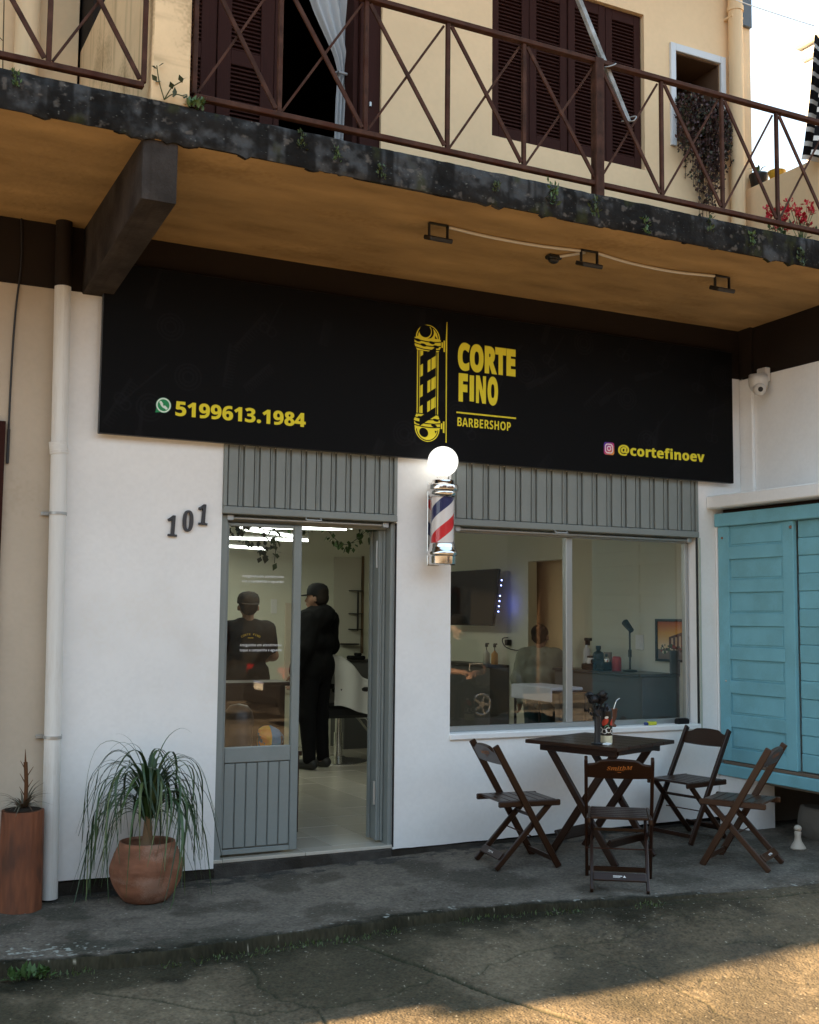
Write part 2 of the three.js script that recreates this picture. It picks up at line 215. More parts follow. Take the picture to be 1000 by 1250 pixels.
{
  const g = new THREE.BufferGeometry(), Q = [], R = 300;   // one sheet to the horizon round the near paving, just under its rim
  const rect = (x0, x1, z0, z1, y = -0.27) => Q.push(x0, y, z0, x0, y, z1, x1, y, z0, x1, y, z0, x0, y, z1, x1, y, z1);
  rect(-R, R, 4.2, R); rect(-R, 0.3, 1.4, 4.2); rect(7.9, R, 1.4, 4.2);
  g.setAttribute('position', new THREE.Float32BufferAttribute(Q, 3)); g.computeVertexNormals(); struct('ground', uvBox(g), farMat);
  struct('pavement', [bx(-12, 0.199, -0.4, -0.13, -0.3, 1.38, 0.01), bx(8.001, 30, -0.4, -0.06, -0.3, 1.45, 0.01)], farMat);
  struct('terrain', uvBox(new THREE.BoxGeometry(600, 0.2, 300).translate(0, -0.5, -151)), farMat);
}
// loose chips lying along the kerb
{
  const chip = [0, 1, 2].map((k) => { const g = new THREE.IcosahedronGeometry(0.012, 0); const p = g.attributes.position; for (let i = 0; i < p.count; i++) { const q = h2(Math.round(p.getX(i) * 1e4), Math.round(p.getY(i) * 1e4 + p.getZ(i) * 3e4), k + 3); p.setXYZ(i, p.getX(i) * (0.6 + q), p.getY(i) * 0.5 * (0.6 + q), p.getZ(i) * (0.6 + q)); } g.computeVertexNormals(); return plain(g); });
  const gs = []; for (let i = 0; i < 520; i++) { const x = rr(0.5, 6.5), nearK = rnd() < 0.35, z = nearK ? kerbZ(x) + rr(0.06, 0.25) : rr(0.1, 3.4); if (z > 0 && Math.abs(z - kerbZ(x) - 0.03) < 0.04) continue; const y = (z < kerbZ(x) ? walkY(x, z) + walkRough(x, z) : roadY(x, z) + walkRough(x + 9, z)); gs.push(xf(chip[i % 3].clone().scale(...[0, 0, 0].map(() => rr(0.12, 0.5))), x, y + 0.001, z, 0, rr(0, 6), 0)); }
  const m = struct('gravel', gs, std([0.2, 0.18, 0.145], 0.95)); m.userData = { kind: 'stuff', label: 'small loose chips of stone scattered on the pavement', category: 'gravel' };
}
// ------------------------------------------------------------ the two-storey building
const bld = thing('corner_building', 'two storey building with white shop front below and cream upper floor behind a balcony', 'building');
{
  // white shop wall: outline with door notch, window hole, ragged lower paint edge
  const o = [[1.2, 3.37]]; const ragged = (x0, x1, y0, y1) => { const n = Math.ceil((x1 - x0) / 0.035); for (let i = 0; i <= n; i++) { const x = lerp(x0, x1, i / n); o.push([x, lerp(y0, y1, i / n) + (i && i < n ? 0.009 * (fbm(x * 9, 1, 3, 121) - 0.5) : 0)]); } };
  ragged(1.2, 2.2, -0.033, -0.042); o.push([2.2, 2.53], [3.4, 2.53]); ragged(3.4, 6.43, -0.024, 0.0); o.push([6.43, 3.37]);
  const s = poly(o); s.holes.push(new THREE.Path([[3.815, 0.665], [5.955, 0.665], [5.955, 2.53], [3.815, 2.53]].map((p) => new THREE.Vector2(...p))));
  part(bld, 'shop_wall', extr(s, 0.148).translate(0, 0, -0.148), M.white);
  part(bld, 'plinth', [bx(1.2, 2.2, -0.3, -0.045, -0.14, -0.012), bx(3.4, 6.43, -0.3, -0.03, -0.14, -0.010)], M.plinth);
  part(bld, 'doorstep', bx(2.2, 3.4, -0.3, -0.018, -0.14, -0.004, 0.008), M.plinth);
  part(bld, 'beige_wall', bx(-9, 1.1995, -0.3, 3.37, -0.15, -0.002, 0.002), M.beige, 'plain beige plaster wall beyond the white pipe');
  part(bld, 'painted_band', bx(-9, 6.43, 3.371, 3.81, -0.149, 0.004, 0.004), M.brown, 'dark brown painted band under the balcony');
  // balcony slab with a weathered edge
  const n = 620, g = new THREE.BufferGeometry(), P = [], U = [], I = [], X0 = -9, X1 = 9, prof = 9;
  for (let i = 0; i <= n; i++) { const x = lerp(X0, X1, i / n); for (let j = 0; j <= prof; j++) { const t = j / prof, bot = 3.797 + 0.012 * (fbm(x * 2.3, 4, 5, 131) - 0.5) - 0.02 * sstep(0.62, 0.85, fbm(x * 11, 4, 5, 132)); const y = lerp(bot, 3.988 + 0.006 * (fbm(x * 8, 9, 2, 133) - 0.5), t), z = 1.42 + 0.014 * (fbm(x * 5, t * 3, 4, 134) - 0.5) + 0.008 * (fbm(x * 30, t * 7, 2, 135) - 0.5) - (j === 0 || j === prof ? 0.008 : 0); P.push(x, y, z); U.push(x - X0, y - 3.78); if (i && j) { const a = P.length / 3 - 1, b = a - 1, c = a - prof - 1, d = c - 1; I.push(d, b, c, b, a, c); } } }
  for (const side of [1, 0]) { const base = P.length / 3; for (let i = 0; i <= n; i++) { const k = (i * (prof + 1) + (side ? prof : 0)) * 3; P.push(P[k], P[k + 1], P[k + 2], P[k], P[k + 1] + (side ? 0.002 : 0), side ? -0.15 : 1.39); U.push(P[k] - X0, 0.2, P[k] - X0, 0.21); if (i) { const a = base + i * 2, b = a - 2; if (side) I.push(b, a, b + 1, a, a + 1, b + 1); else I.push(b, b + 1, a, a, b + 1, a + 1); } } }
  g.setAttribute('position', new THREE.Float32BufferAttribute(P, 3)); g.setAttribute('uv', new THREE.Float32BufferAttribute(U, 2)); g.setIndex(I); g.computeVertexNormals();
  const slabMap = tex(1536, 192, (u, v) => { const x = u * 9, y = v * 0.22; const a = fbm(x * 2.6, y * 5, 4, 141, 0), st = fbm(x * 11, y * 1.5, 4, 142), b = fbm(x * 22, y * 22, 4, 143), f = vn(x * 130, y * 130, 144); let c = [0.019, 0.0175, 0.016].map((q) => q * (0.6 + 0.9 * b)); const mix = (t, q) => { c = c.map((o, i) => lerp(o, q[i] * (0.65 + 0.7 * b), clamp(t))); };
    mix(0.8 * sstep(0.47, 0.72, a + 0.5 * (b - 0.5)), [0.062, 0.063, 0.064]); mix(0.9 * sstep(0.5, 0.64, st), [0.011, 0.01, 0.009]); mix(0.6 * sstep(0.62, 0.8, fbm(x * 9, y * 5, 5, 145) + 0.12 * (b - 0.5)), [0.034, 0.036, 0.011]); mix(0.5 * sstep(0.66, 0.8, fbm(x * 26, y * 26, 4, 146)), [0.15, 0.13, 0.112]); if (f > 0.95) mix(0.5, [0.2, 0.2, 0.18]); return c.map(S); }, true, 9, 0.22);
  part(bld, 'balcony_slab', plain(g), phys(0xffffff, 0.95, { specularIntensity: 0.2, map: slabMap, bumpMap: tex(512, 256, (u, v) => fbm(u * 24, v * 12, 5, 147, 24, 12), false, 0.8, 0.4), bumpScale: 0.008 }), 'balcony edge of stained dark concrete with moss');
  { // soffit, slightly lower at the wall
    const q = new THREE.BufferGeometry(), nx = 180, nz = 16, A = [], J = []; for (let j = 0; j <= nz; j++) for (let i = 0; i <= nx; i++) { const x = lerp(-9, 9, i / nx), z = lerp(0.0045, 1.405, j / nz); A.push(x, lerp(3.755, 3.797, j / nz) + 0.004 * (fbm(x * 2, z * 2, 3, 151) - 0.5), z); if (i && j) { const a = A.length / 3 - 1, b = a - 1, c = a - nx - 1, d = c - 1; J.push(d, c, b, b, c, a); } }
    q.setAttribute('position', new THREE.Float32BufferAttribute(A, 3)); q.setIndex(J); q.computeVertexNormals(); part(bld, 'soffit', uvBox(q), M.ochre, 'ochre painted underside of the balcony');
  }
  // bracket beam
  { const s = poly([[0.003, 3.368], [1.385, 3.50], [1.388, 3.80], [0.003, 3.77]]); const b = extr(s, 0.16, 0.008); b.rotateY(-Math.PI / 2).translate(1.475, 0, 0); part(bld, 'bracket_beam', uvBox(b), M.beam, 'dark concrete bracket beam carrying the balcony'); }
  // upper floor
  const up = poly([[1.53, 3.9], [6.58, 3.9], [6.58, 7.4], [1.53, 7.4]]); const hole = (x0, x1, y0, y1) => up.holes.push(new THREE.Path([[x0, y0], [x1, y0], [x1, y1], [x0, y1]].map((p) => new THREE.Vector2(...p))));
  hole(1.62, 3.25, 4.0, 6.5); hole(4.125, 5.492, 4.905, 6.15); hole(5.79, 6.25, 5.2, 5.925);
  part(bld, 'upper_wall', extr(up, 0.18).translate(0, 0, -0.18), M.yellow, 'cream painted upper wall');
  part(bld, 'upper_wall', bx(-9, 1.332, 3.9, 7.4, -0.7, -0.55), M.yellow);
  part(bld, 'pillar', bx(1.338, 1.53, 3.99, 7.38, 1.2, 1.405, 0.006), M.pillar, 'stained cream pillar at the balcony edge');
  part(bld, 'partition', bx(1.345, 1.525, 3.99, 5.11, -0.55, 1.2, 0.006), M.pillar, 'stained low partition wall between two balconies');
  part(bld, 'parapet', bx(6.5, 6.66, 3.98, 4.93, 0.002, 1.41, 0.006), M.yellow, 'cream parapet closing the balcony end');
  part(bld, 'cladding', bx(6.42, 6.579, 6.3, 7.38, 0.001, 0.03, 0.004), std([0.09, 0.11, 0.13], 0.6));
  part(bld, 'roof', bx(-9, 6.75, 7.401, 7.6, -7.5, 1.0, 0.02), M.brown);
  part(bld, 'back_wall', bx(-9, 6.58, -0.3, 7.4, -7.4, -7.2), M.beige); part(bld, 'gable_wall', [bx(6.4305, 6.58, -0.3, 7.4, -7.199, -0.181), bx(-9.2, -9.001, -0.3, 7.4, -7.2, -0.1)], M.yellow);
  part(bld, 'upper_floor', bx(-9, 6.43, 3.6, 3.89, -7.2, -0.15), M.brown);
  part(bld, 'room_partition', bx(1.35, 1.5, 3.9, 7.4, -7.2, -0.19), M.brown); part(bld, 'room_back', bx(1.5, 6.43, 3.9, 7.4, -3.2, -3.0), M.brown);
  // wall niche holding the hanging plant
  part(bld, 'niche_frame', [bx(5.74, 5.79, 5.15, 5.985, -0.005, 0.022), bx(6.25, 6.30, 5.15, 5.985, -0.005, 0.022), bx(5.791, 6.249, 5.925, 5.985, -0.005, 0.021)], std([0.62, 0.64, 0.66], 0.6), 'white frame round the wall niche');
  part(bld, 'niche_lining', [bx(5.791, 5.803, 5.201, 5.912, -0.6, -0.006), bx(6.237, 6.249, 5.201, 5.912, -0.6, -0.006), bx(5.791, 6.249, 5.912, 5.924, -0.6, -0.006), bx(5.77, 6.27, 5.18, 5.199, -0.6, -0.181), bx(5.77, 6.27, 5.18, 5.94, -0.62, -0.6)], std([0.11, 0.065, 0.04], 0.8));
  // louvred shutters
  const slat = (w) => cbox(w, 0.03, 0.006, 0.0015).rotateX(-0.75);
  function leaf(name, x0, x1, y0, y1, z, panels, sideW, label) {
    const L = part(bld, name, [bx(x0, x0 + sideW, y0, y1, z - 0.017, z + 0.017), bx(x1 - sideW, x1, y0, y1, z - 0.017, z + 0.017), ...panels.map(([a, b], i) => bx(x0 + sideW, x1 - sideW, b, i + 1 < panels.length ? panels[i + 1][0] : y1, z - 0.016, z + 0.016)), bx(x0 + sideW, x1 - sideW, y0, panels[0][0], z - 0.016, z + 0.016)], M.shutter, label);
    const g = slat(x1 - x0 - 2 * sideW + 0.004);
    for (const [a, b] of panels) { const n = Math.round((b - a) / 0.028); for (let i = 0; i < n; i++) { const m = part(L, 'slat', g, M.shutter); m.position.set((x0 + x1) / 2, a + (i + 0.5) * (b - a) / n, z); } }
    part(L, 'backing', bx(x0 + sideW, x1 - sideW, panels[0][0], panels[panels.length - 1][1], z - 0.0158, z - 0.0135), M.shutter);
  }
  const xs = [4.13, 4.46, 4.80, 5.148, 5.488]; for (let i = 0; i < 4; i++) leaf('shutter_leaf', xs[i] + 0.004, xs[i + 1] - 0.004, 4.912, 6.145, -0.045 - 0.006 * (i % 2), [[5.0, 6.06]], 0.062);
  part(bld, 'window_lining', [bx(4.126, 5.491, 4.906, 6.149, -0.16, -0.1)], M.shutter);
  leaf('door_shutter', 1.72, 2.10, 4.0, 6.45, -0.06, [[4.14, 5.0], [5.1, 6.3]], 0.10); leaf('door_shutter', 2.105, 2.485, 4.0, 6.45, -0.05, [[4.14, 5.0], [5.1, 6.3]], 0.09);
  part(bld, 'door_frame', [bx(1.621, 1.715, 4.0, 6.499, -0.15, -0.03), bx(2.49, 2.53, 4.0, 6.45, -0.10, -0.04), bx(3.10, 3.249, 4.0, 6.499, -0.11, -0.02), bx(3.06, 3.095, 4.0, 6.45, -0.2, -0.05), bx(1.716, 3.099, 6.451, 6.498, -0.11, -0.02)], M.shutter);
  part(bld, 'door_bolt', rod([3.175, 4.92, -0.016], [3.175, 4.95, -0.016], 0.009), M.alu);
}
// ------------------------------------------------------------ shop front: roll shutter panels, door, window
{
  function boxShutter(x0, x1, n, handleX) {
    const p = part(bld, 'shutter_box', [bx(x0 + 0.002, x1 - 0.002, 2.10, 2.146, -0.08, 0.022, 0.004), bx(x0 + 0.002, x1 - 0.002, 2.147, 2.54, -0.06, -0.012), bx(x0 + 0.002, x0 + 0.025, 2.147, 2.54, -0.012, 0.016), bx(x1 - 0.025, x1 - 0.002, 2.147, 2.54, -0.012, 0.016)], M.metal, 'grey green ribbed metal shutter panel over the opening');
    const w = (x1 - x0 - 0.054) / n, s = mergeGeometries([cbox(w * 0.60, 0.388, 0.018, 0.004).translate(-w * 0.15, 0, 0.002), cbox(w * 0.07, 0.388, 0.02, 0.003).translate(w * 0.225, 0, 0.0045), cbox(w * 0.20, 0.388, 0.012, 0.003).translate(w * 0.38, 0, -0.004)]);
    for (let i = 0; i < n; i++) part(p, 'metal_strip', s, M.metal).position.set(x0 + 0.027 + (i + 0.5) * w, 2.343, 0);
    part(p, 'handle', tube([[handleX - 0.05, 2.10, 0.01], [handleX - 0.05, 2.085, 0.028], [handleX, 2.083, 0.03], [handleX + 0.05, 2.085, 0.028], [handleX + 0.05, 2.10, 0.01]], 0.006), M.alu);
    part(p, 'guide_bar', [rod([x0 + 0.08, 2.078, -0.03], [x1 - 0.06, 2.078, -0.03], 0.009), bx(x0 + 0.04, x0 + 0.08, 2.062, 2.096, -0.05, -0.01), bx(x1 - 0.09, x1 - 0.05, 2.062, 2.096, -0.05, -0.01)], M.alu);
  }
  boxShutter(2.2, 3.4, 11, 2.80); boxShutter(3.815, 5.967, 16, 4.70);
  // entrance door
  const d = part(bld, 'entrance_door', [bx(2.25, 2.268, 0.02, 2.05, -0.085, -0.05), bx(2.70, 2.752, 0.02, 2.05, -0.087, -0.045, 0.005), bx(2.268, 2.70, 0.57, 0.665, -0.085, -0.049, 0.005), bx(2.268, 2.70, 2.03, 2.05, -0.085, -0.05), bx(2.268, 2.70, 0.02, 0.05, -0.085, -0.05), bx(2.268, 2.70, 0.05, 0.57, -0.078, -0.066)], M.metal, 'grey green metal door leaf with glass above ribbed panel');
  const st = cbox(0.066, 0.508, 0.012, 0.004); for (let i = 0; i < 6; i++) part(d, 'panel_strip', st, M.metal).position.set(2.304 + i * 0.072, 0.312, -0.059);
  part(d, 'pane', bx(2.266, 2.702, 0.662, 2.034, -0.0705, -0.0665, 0.0005), M.glass);
  // lettering on the pane
  const word = (lines, w, h) => { const t = canvasTex(512, 128, (c, W, H) => { c.clearRect(0, 0, W, H); c.fillStyle = '#fff'; c.font = '38px sans-serif'; c.letterSpacing = '2px'; c.textAlign = 'center'; lines.forEach((l, i) => { c.save(); c.translate(W / 2, 50 + i * 56); const m = c.measureText(l).width; c.scale(Math.min(1, (W - 12) / m), 1); c.fillText(l, 0, 0); c.restore(); }); }); return new THREE.MeshStandardMaterial({ color: lin(0.85, 0.85, 0.85), roughness: 0.6, transparent: true, map: t, alphaTest: 0.4 }); };
  part(d, 'pane_lettering', quad(0.285, 0.072, 2.50, 1.705, -0.0645), word(['Amiguinho em atendimento', 'use o campainha e aguarde!'])); part(d, 'pane_lettering', quad(0.285, 0.072, 2.495, 1.275, -0.0645), word(['Amiguinho em atendimento', 'toque a campainha e aguarde']));
  part(bld, 'door_frame', [bx(2.201, 2.246, 0.0, 2.095, -0.13, -0.02), bx(3.37, 3.399, 0.0, 2.095, -0.13, -0.02), bx(2.246, 3.37, 2.052, 2.095, -0.13, -0.082)], M.metal);
  const f = part(bld, 'folded_door', [bx(3.338, 3.35, 0.02, 2.05, -0.25, -0.10), bx(3.351, 3.366, 0.02, 2.05, -0.24, -0.085), bx(3.322, 3.337, 0.02, 2.05, -0.25, -0.215), bx(3.322, 3.337, 0.02, 2.05, -0.14, -0.10)], M.metal, 'folded back grey metal door leaf'); part(f, 'bolt', rod([3.317, 1.80, -0.12], [3.317, 1.98, -0.12], 0.007), M.alu); part(f, 'bolt', rod([3.317, 0.25, -0.12], [3.317, 0.4, -0.12], 0.01), M.alu);
  part(bld, 'door_seal', bx(3.3995, 3.404, -0.01, 2.095, -0.02, 0.0025, 0.001), M.black);
  // shop window
  const w = part(bld, 'shop_window', [bx(3.816, 3.845, 0.70, 2.09, -0.135, -0.09), bx(4.815, 4.87, 0.735, 2.06, -0.135, -0.085), bx(3.845, 5.94, 0.70, 0.735, -0.137, -0.088), bx(3.845, 5.94, 2.06, 2.095, -0.137, -0.088), bx(5.915, 5.945, 0.735, 2.06, -0.135, -0.09)], M.alu, 'wide two pane aluminium shop window');
  part(w, 'pane', bx(3.844, 4.816, 0.734, 2.061, -0.1125, -0.1085, 0.0005), M.glass); part(w, 'pane', bx(4.869, 5.916, 0.734, 2.061, -0.1225, -0.1185, 0.0005), M.glass);
  part(w, 'sill', bx(3.81, 5.97, 0.655, 0.699, -0.16, 0.018, 0.008), M.white, 'white painted window sill'); part(w, 'latch', bx(3.849, 3.862, 1.1, 1.3, -0.088, -0.07), M.alu);
  part(bld, 'shutter_guide', bx(5.945, 5.962, 0.66, 2.099, -0.005, 0.006), M.black, 'black slot of the shutter guide beside the window'); part(bld, 'shutter_guide', bx(5.963, 5.985, 0.60, 2.099, 0.0005, 0.012), std([0.42, 0.45, 0.38], 0.6));
}
// ------------------------------------------------------------ wing with turquoise sliding shutters
const wing = thing('side_wing', 'white walled side wing with turquoise wooden shutters above a low open base', 'building');
{
  part(wing, 'wall', [bx(6.432, 6.6, 2.33, 3.37, 0.002, 1.42, 0.004), bx(6.432, 6.6, 0.36, 2.329, 0.002, 1.42, 0.004)], M.white); part(wing, 'painted_band', bx(6.428, 6.6, 3.372, 3.80, 0.006, 1.42, 0.004), M.brown);
  part(wing, 'pilaster', bx(6.40, 6.431, 2.43, 3.36, 0.001, 0.14, 0.004), M.white); part(wing, 'pilaster', bx(6.395, 6.427, 3.372, 3.78, 0.007, 0.14, 0.004), M.brown);
  part(wing, 'ledge', bx(6.05, 6.431, 2.326, 2.421, 0.003, 1.45, 0.008), M.white, 'white concrete ledge over the shutters');
  part(wing, 'top_rail', bx(6.118, 6.2, 2.187, 2.287, 0.012, 1.42, 0.005), M.teal); part(wing, 'bottom_rail', bx(6.118, 6.22, 0.318, 0.402, 0.012, 1.42, 0.005), M.teal);
  part(wing, 'gap_board', bx(6.21, 6.43, 2.29, 2.325, 0.01, 1.42), std([0.03, 0.018, 0.012], 0.9));
  part(wing, 'side_post', bx(6.135, 6.43, 0.41, 2.186, 0.004, 0.022), M.white); part(wing, 'threshold', bx(6.135, 6.2, 0.403, 0.425, 0.06, 1.42), std([0.16, 0.12, 0.09], 0.8));
  // panelled sliding door: frame and recessed panels
  const z0 = 0.028, z1 = 0.80, P = part(wing, 'sliding_door', [bx(6.14, 6.175, 0.43, 2.185, z0, z0 + 0.115), bx(6.14, 6.175, 0.43, 2.185, z1 - 0.10, z1)], M.teal, 'turquoise sliding shutter with recessed panels');
  const rows = 7, h = (2.185 - 0.43) / rows; for (let i = 0; i < rows; i++) { const a = 0.43 + i * h; part(P, 'panel_rail', bx(6.1415, 6.174, a, a + 0.095, z0 + 0.115, z1 - 0.10), M.teal); part(P, 'recessed_panel', [bx(6.156, 6.17, a + 0.095, a + h, z0 + 0.114, z1 - 0.099), bx(6.150, 6.157, a + 0.112, a + h - 0.018, z0 + 0.135, z1 - 0.125, 0.006)], M.teal); }
  part(P, 'bolt', ball(0.012, 6.137, 2.14, z1 - 0.02), std([0.25, 0.12, 0.07], 0.7)); part(P, 'bolt', ball(0.009, 6.137, 2.10, z0 + 0.05), std([0.25, 0.12, 0.07], 0.7)); part(P, 'keyhole', ball(0.009, 6.14, 1.02, z0 + 0.07), M.alu);
  const Q = part(wing, 'sliding_door', bx(6.178, 6.2, 0.43, 2.185, z1 + 0.02, 1.40), M.teal, 'turquoise sliding shutter of wide horizontal boards'); for (let i = 0; i < 14; i++) { const a = 0.43 + i * 0.1254; part(Q, 'board', bx(6.164 + (i % 2) * 0.004, 6.179, a + 0.002, a + 0.1235, z1 + 0.02, 1.40, 0.006), M.teal); }
  part(wing, 'pier', bx(6.14, 6.42, -0.12, 0.316, 0.003, 0.30, 0.01), M.white, 'short white pier under the turquoise shutters');
  part(wing, 'base_wall', [bx(7.88, 7.98, -0.2, 0.36, 0.01, 1.42), bx(6.25, 7.879, 0.28, 0.317, 0.301, 1.42), bx(6.421, 7.879, -0.2, 0.279, 0.01, 0.1), bx(6.5, 7.879, -0.2, 0.279, 1.36, 1.42), bx(6.601, 7.98, 0.318, 0.359, 0.01, 1.42)], std([0.24, 0.215, 0.18], 0.9), 'low open base under the shutters'); part(wing, 'end_wall', bx(6.601, 7.0, 0.36, 3.8, 0.002, 1.42), M.white);
}
// ------------------------------------------------------------ shop sign
{
  const X0 = 1.42, X1 = 6.28, Y0 = 2.53, Y1 = 3.562, PW = 2048, PH = Math.round(2048 * (Y1 - Y0) / (X1 - X0));
  const t = canvasTex(PW, PH, (c, W, H) => {
    const k = W / (X1 - X0), px = (x) => (x - X0) * k, py = (y) => (Y1 - y) * k; c.fillStyle = '#060607'; c.fillRect(0, 0, W, H);
    c.lineCap = 'round';                                              // faint printed pattern of combs, razors and rings
    for (let i = 0; i < 46; i++) { const x = h2(i, 1, 7) * W, y = h2(i, 2, 7) * H, a = -0.9 + (h2(i, 3, 7) - 0.5) * 1.2, l = 60 + 90 * h2(i, 4, 7); c.save(); c.translate(x, y); c.rotate(a); c.globalAlpha = 0.55; c.strokeStyle = c.fillStyle = '#18181b'; c.lineWidth = 5; const kind = i % 4; if (kind === 0) { c.fillRect(-l / 2, -7, l, 8); for (let q = 0; q < 14; q++) c.fillRect(-l / 2 + q * l / 14, 0, 3, 20); } else if (kind === 1) { c.beginPath(); c.moveTo(-l / 2, 0); c.lineTo(l / 2, 0); c.stroke(); c.beginPath(); c.arc(-l / 2 - 12, -10, 13, 0, 7); c.stroke(); c.beginPath(); c.arc(-l / 2 - 12, 12, 13, 0, 7); c.stroke(); } else if (kind === 2) { c.fillRect(-l / 2, -11, l * 0.55, 20); c.fillRect(l * 0.05, -5, l * 0.5, 10); } else { for (const r of [14, 24, 34]) { c.beginPath(); c.arc(0, 0, r, 0, 7); c.stroke(); } } c.restore(); }
    c.globalAlpha = 1; const Y = '#eadb3c'; c.fillStyle = c.strokeStyle = Y;
    const fit = (s, font, x0, x1, y0, cap, sp = 0) => { c.save(); c.font = font; c.textBaseline = 'alphabetic'; const m = c.measureText(s), hgt = m.actualBoundingBoxAscent - Math.min(0, -m.actualBoundingBoxDescent * 0); c.translate(px(x0), py(y0)); c.scale((px(x1) - px(x0)) / m.width, (cap * k) / hgt); c.fillText(s, 0, 0); if (sp) { c.lineWidth = sp; c.lineJoin = 'miter'; c.strokeText(s, 0, 0); } c.restore(); };
    fit('CORTE', 'bold 100px sans-serif', 3.822, 4.292, 3.172, 0.177, 9); fit('F', 'bold 100px sans-serif', 3.825, 3.905, 2.955, 0.177, 9); c.fillRect(px(3.918), py(3.135), 0.036 * k, 0.183 * k); fit('N', 'bold 100px sans-serif', 3.962, 4.056, 2.955, 0.177, 7); fit('O', 'bold 100px sans-serif', 4.06, 4.148, 2.953, 0.18, 9);
    fit('BARBERSHOP', 'bold 60px sans-serif', 3.818, 4.255, 2.772, 0.062); c.fillRect(px(3.815), py(2.872), 0.48 * k, 0.012 * k);
    fit('5199613.1984', 'bold 80px sans-serif', 1.866, 2.716, 2.672, 0.086, 3); fit('@cortefinoev', 'bold 80px sans-serif', 5.172, 5.99, 2.675, 0.078, 3);
    // green speech bubble with a handset
    let x = px(1.796), y = py(2.727), r = 0.047 * k; c.fillStyle = '#2f8f5b'; c.beginPath(); c.arc(x, y, r, 0, 7); c.fill(); c.beginPath(); c.moveTo(x - r * 1.05, y + r * 1.05); c.lineTo(x - r * 0.9, y + r * 0.2); c.lineTo(x - r * 0.2, y + r * 0.9); c.fill(); c.strokeStyle = '#dfeee4'; c.lineWidth = r * 0.2; c.beginPath(); c.arc(x, y, r * 0.86, 0, 7); c.stroke(); c.lineWidth = r * 0.26; c.beginPath(); c.moveTo(x - r * 0.36, y - r * 0.38); c.quadraticCurveTo(x - r * 0.3, y + r * 0.25, x + r * 0.38, y + r * 0.36); c.stroke(); c.lineWidth = r * 0.34; c.beginPath(); c.moveTo(x - r * 0.38, y - r * 0.36); c.lineTo(x - r * 0.22, y - r * 0.14); c.moveTo(x + r * 0.36, y + r * 0.38); c.lineTo(x + r * 0.16, y + r * 0.2); c.stroke();
    // camera glyph on a pink and violet tile
    x = px(5.094); y = py(2.712); r = 0.047 * k; const gr = c.createLinearGradient(x - r, y - r, x + r * 0.6, y + r); gr.addColorStop(0, '#3a3fae'); gr.addColorStop(0.5, '#c23b86'); gr.addColorStop(1, '#f0a24a'); c.fillStyle = gr; c.beginPath(); c.roundRect(x - r, y - r, 2 * r, 2 * r, r * 0.4); c.fill(); c.strokeStyle = '#f3e4e6'; c.lineWidth = r * 0.2; c.beginPath(); c.roundRect(x - r * 0.68, y - r * 0.68, r * 1.36, r * 1.36, r * 0.4); c.stroke(); c.beginPath(); c.arc(x, y, r * 0.32, 0, 7); c.stroke(); c.fillStyle = '#f3e4e6'; c.beginPath(); c.arc(x + r * 0.38, y - r * 0.38, r * 0.1, 0, 7); c.fill();
    // drawn barber pole
    c.save(); c.translate(px(3.592), py(3.045)); const u = k * 0.82 / 930, D = '#060607'; c.scale(u * 0.98, u); c.translate(-190, -560);   // drawn in the units of a 380 by 930 sketch
    const path = (f, col, lw) => { c.beginPath(); f(); if (lw) { c.strokeStyle = col; c.lineWidth = lw; c.stroke(); } else { c.fillStyle = col; c.fill(); } };
    c.lineCap = 'butt'; path(() => { c.arc(190, 210, 108, Math.PI, 0); c.lineTo(305, 210); c.lineTo(305, 270); c.lineTo(285, 310); c.lineTo(95, 310); c.lineTo(72, 270); c.lineTo(72, 210); }, Y); path(() => { c.moveTo(95, 800); c.lineTo(285, 800); c.lineTo(305, 850); c.lineTo(305, 905); c.arc(190, 905, 110, 0, Math.PI); c.lineTo(72, 850); }, Y);
    path(() => { c.arc(190, 205, 92, Math.PI * 1.02, -0.02); }, D, 7); path(() => { c.ellipse(165, 155, 52, 48, -0.3, 0, 7); }, D); path(() => { c.moveTo(215, 120); c.quadraticCurveTo(240, 180, 190, 210); c.lineTo(215, 205); c.quadraticCurveTo(262, 170, 225, 118); }, D); path(() => { c.moveTo(252, 180); c.lineTo(272, 205); c.lineTo(252, 205); }, D);
    for (const yy of [222, 255, 285]) path(() => { c.moveTo(72, yy); c.quadraticCurveTo(190, yy + 26, 305, yy + 4); }, D, 7); for (const [a, b] of [[100, 232], [150, 265], [225, 240], [262, 268]]) path(() => { c.ellipse(a, b, 26, 11, 0.15, 0, 7); }, D);
    path(() => { c.rect(95, 312, 190, 486); }, Y); path(() => { c.rect(106, 312, 10, 486); c.rect(266, 312, 9, 486); }, D); path(() => { c.rect(124, 312, 134, 486); }, D); path(() => { c.rect(126, 312, 22, 486); c.rect(188, 312, 28, 486); c.rect(222, 312, 34, 486); }, Y);
    for (const yy of [330, 490, 650, 800]) { path(() => { c.moveTo(122, yy + 30); c.lineTo(262, yy - 60); c.lineTo(262, yy + 6); c.lineTo(122, yy + 98); }, D); }
    path(() => { c.rect(158, 316, 28, 480); }, D); path(() => { c.rect(60, 798, 280, 6); }, D);
    for (const yy of [828, 860, 888]) path(() => { c.moveTo(72, yy); c.quadraticCurveTo(190, yy + 26, 305, yy + 6); }, D, 7); for (const [a, b] of [[130, 832], [265, 842], [110, 872], [250, 886]]) path(() => { c.ellipse(a, b, 26, 10, 0.15, 0, 7); }, D); path(() => { c.ellipse(160, 945, 40, 34, 0.5, 0, 7); }, D); path(() => { c.moveTo(255, 925); c.lineTo(275, 925); c.lineTo(265, 945); }, D); path(() => { c.arc(190, 910, 95, 0.1, Math.PI - 0.1); }, D, 6);
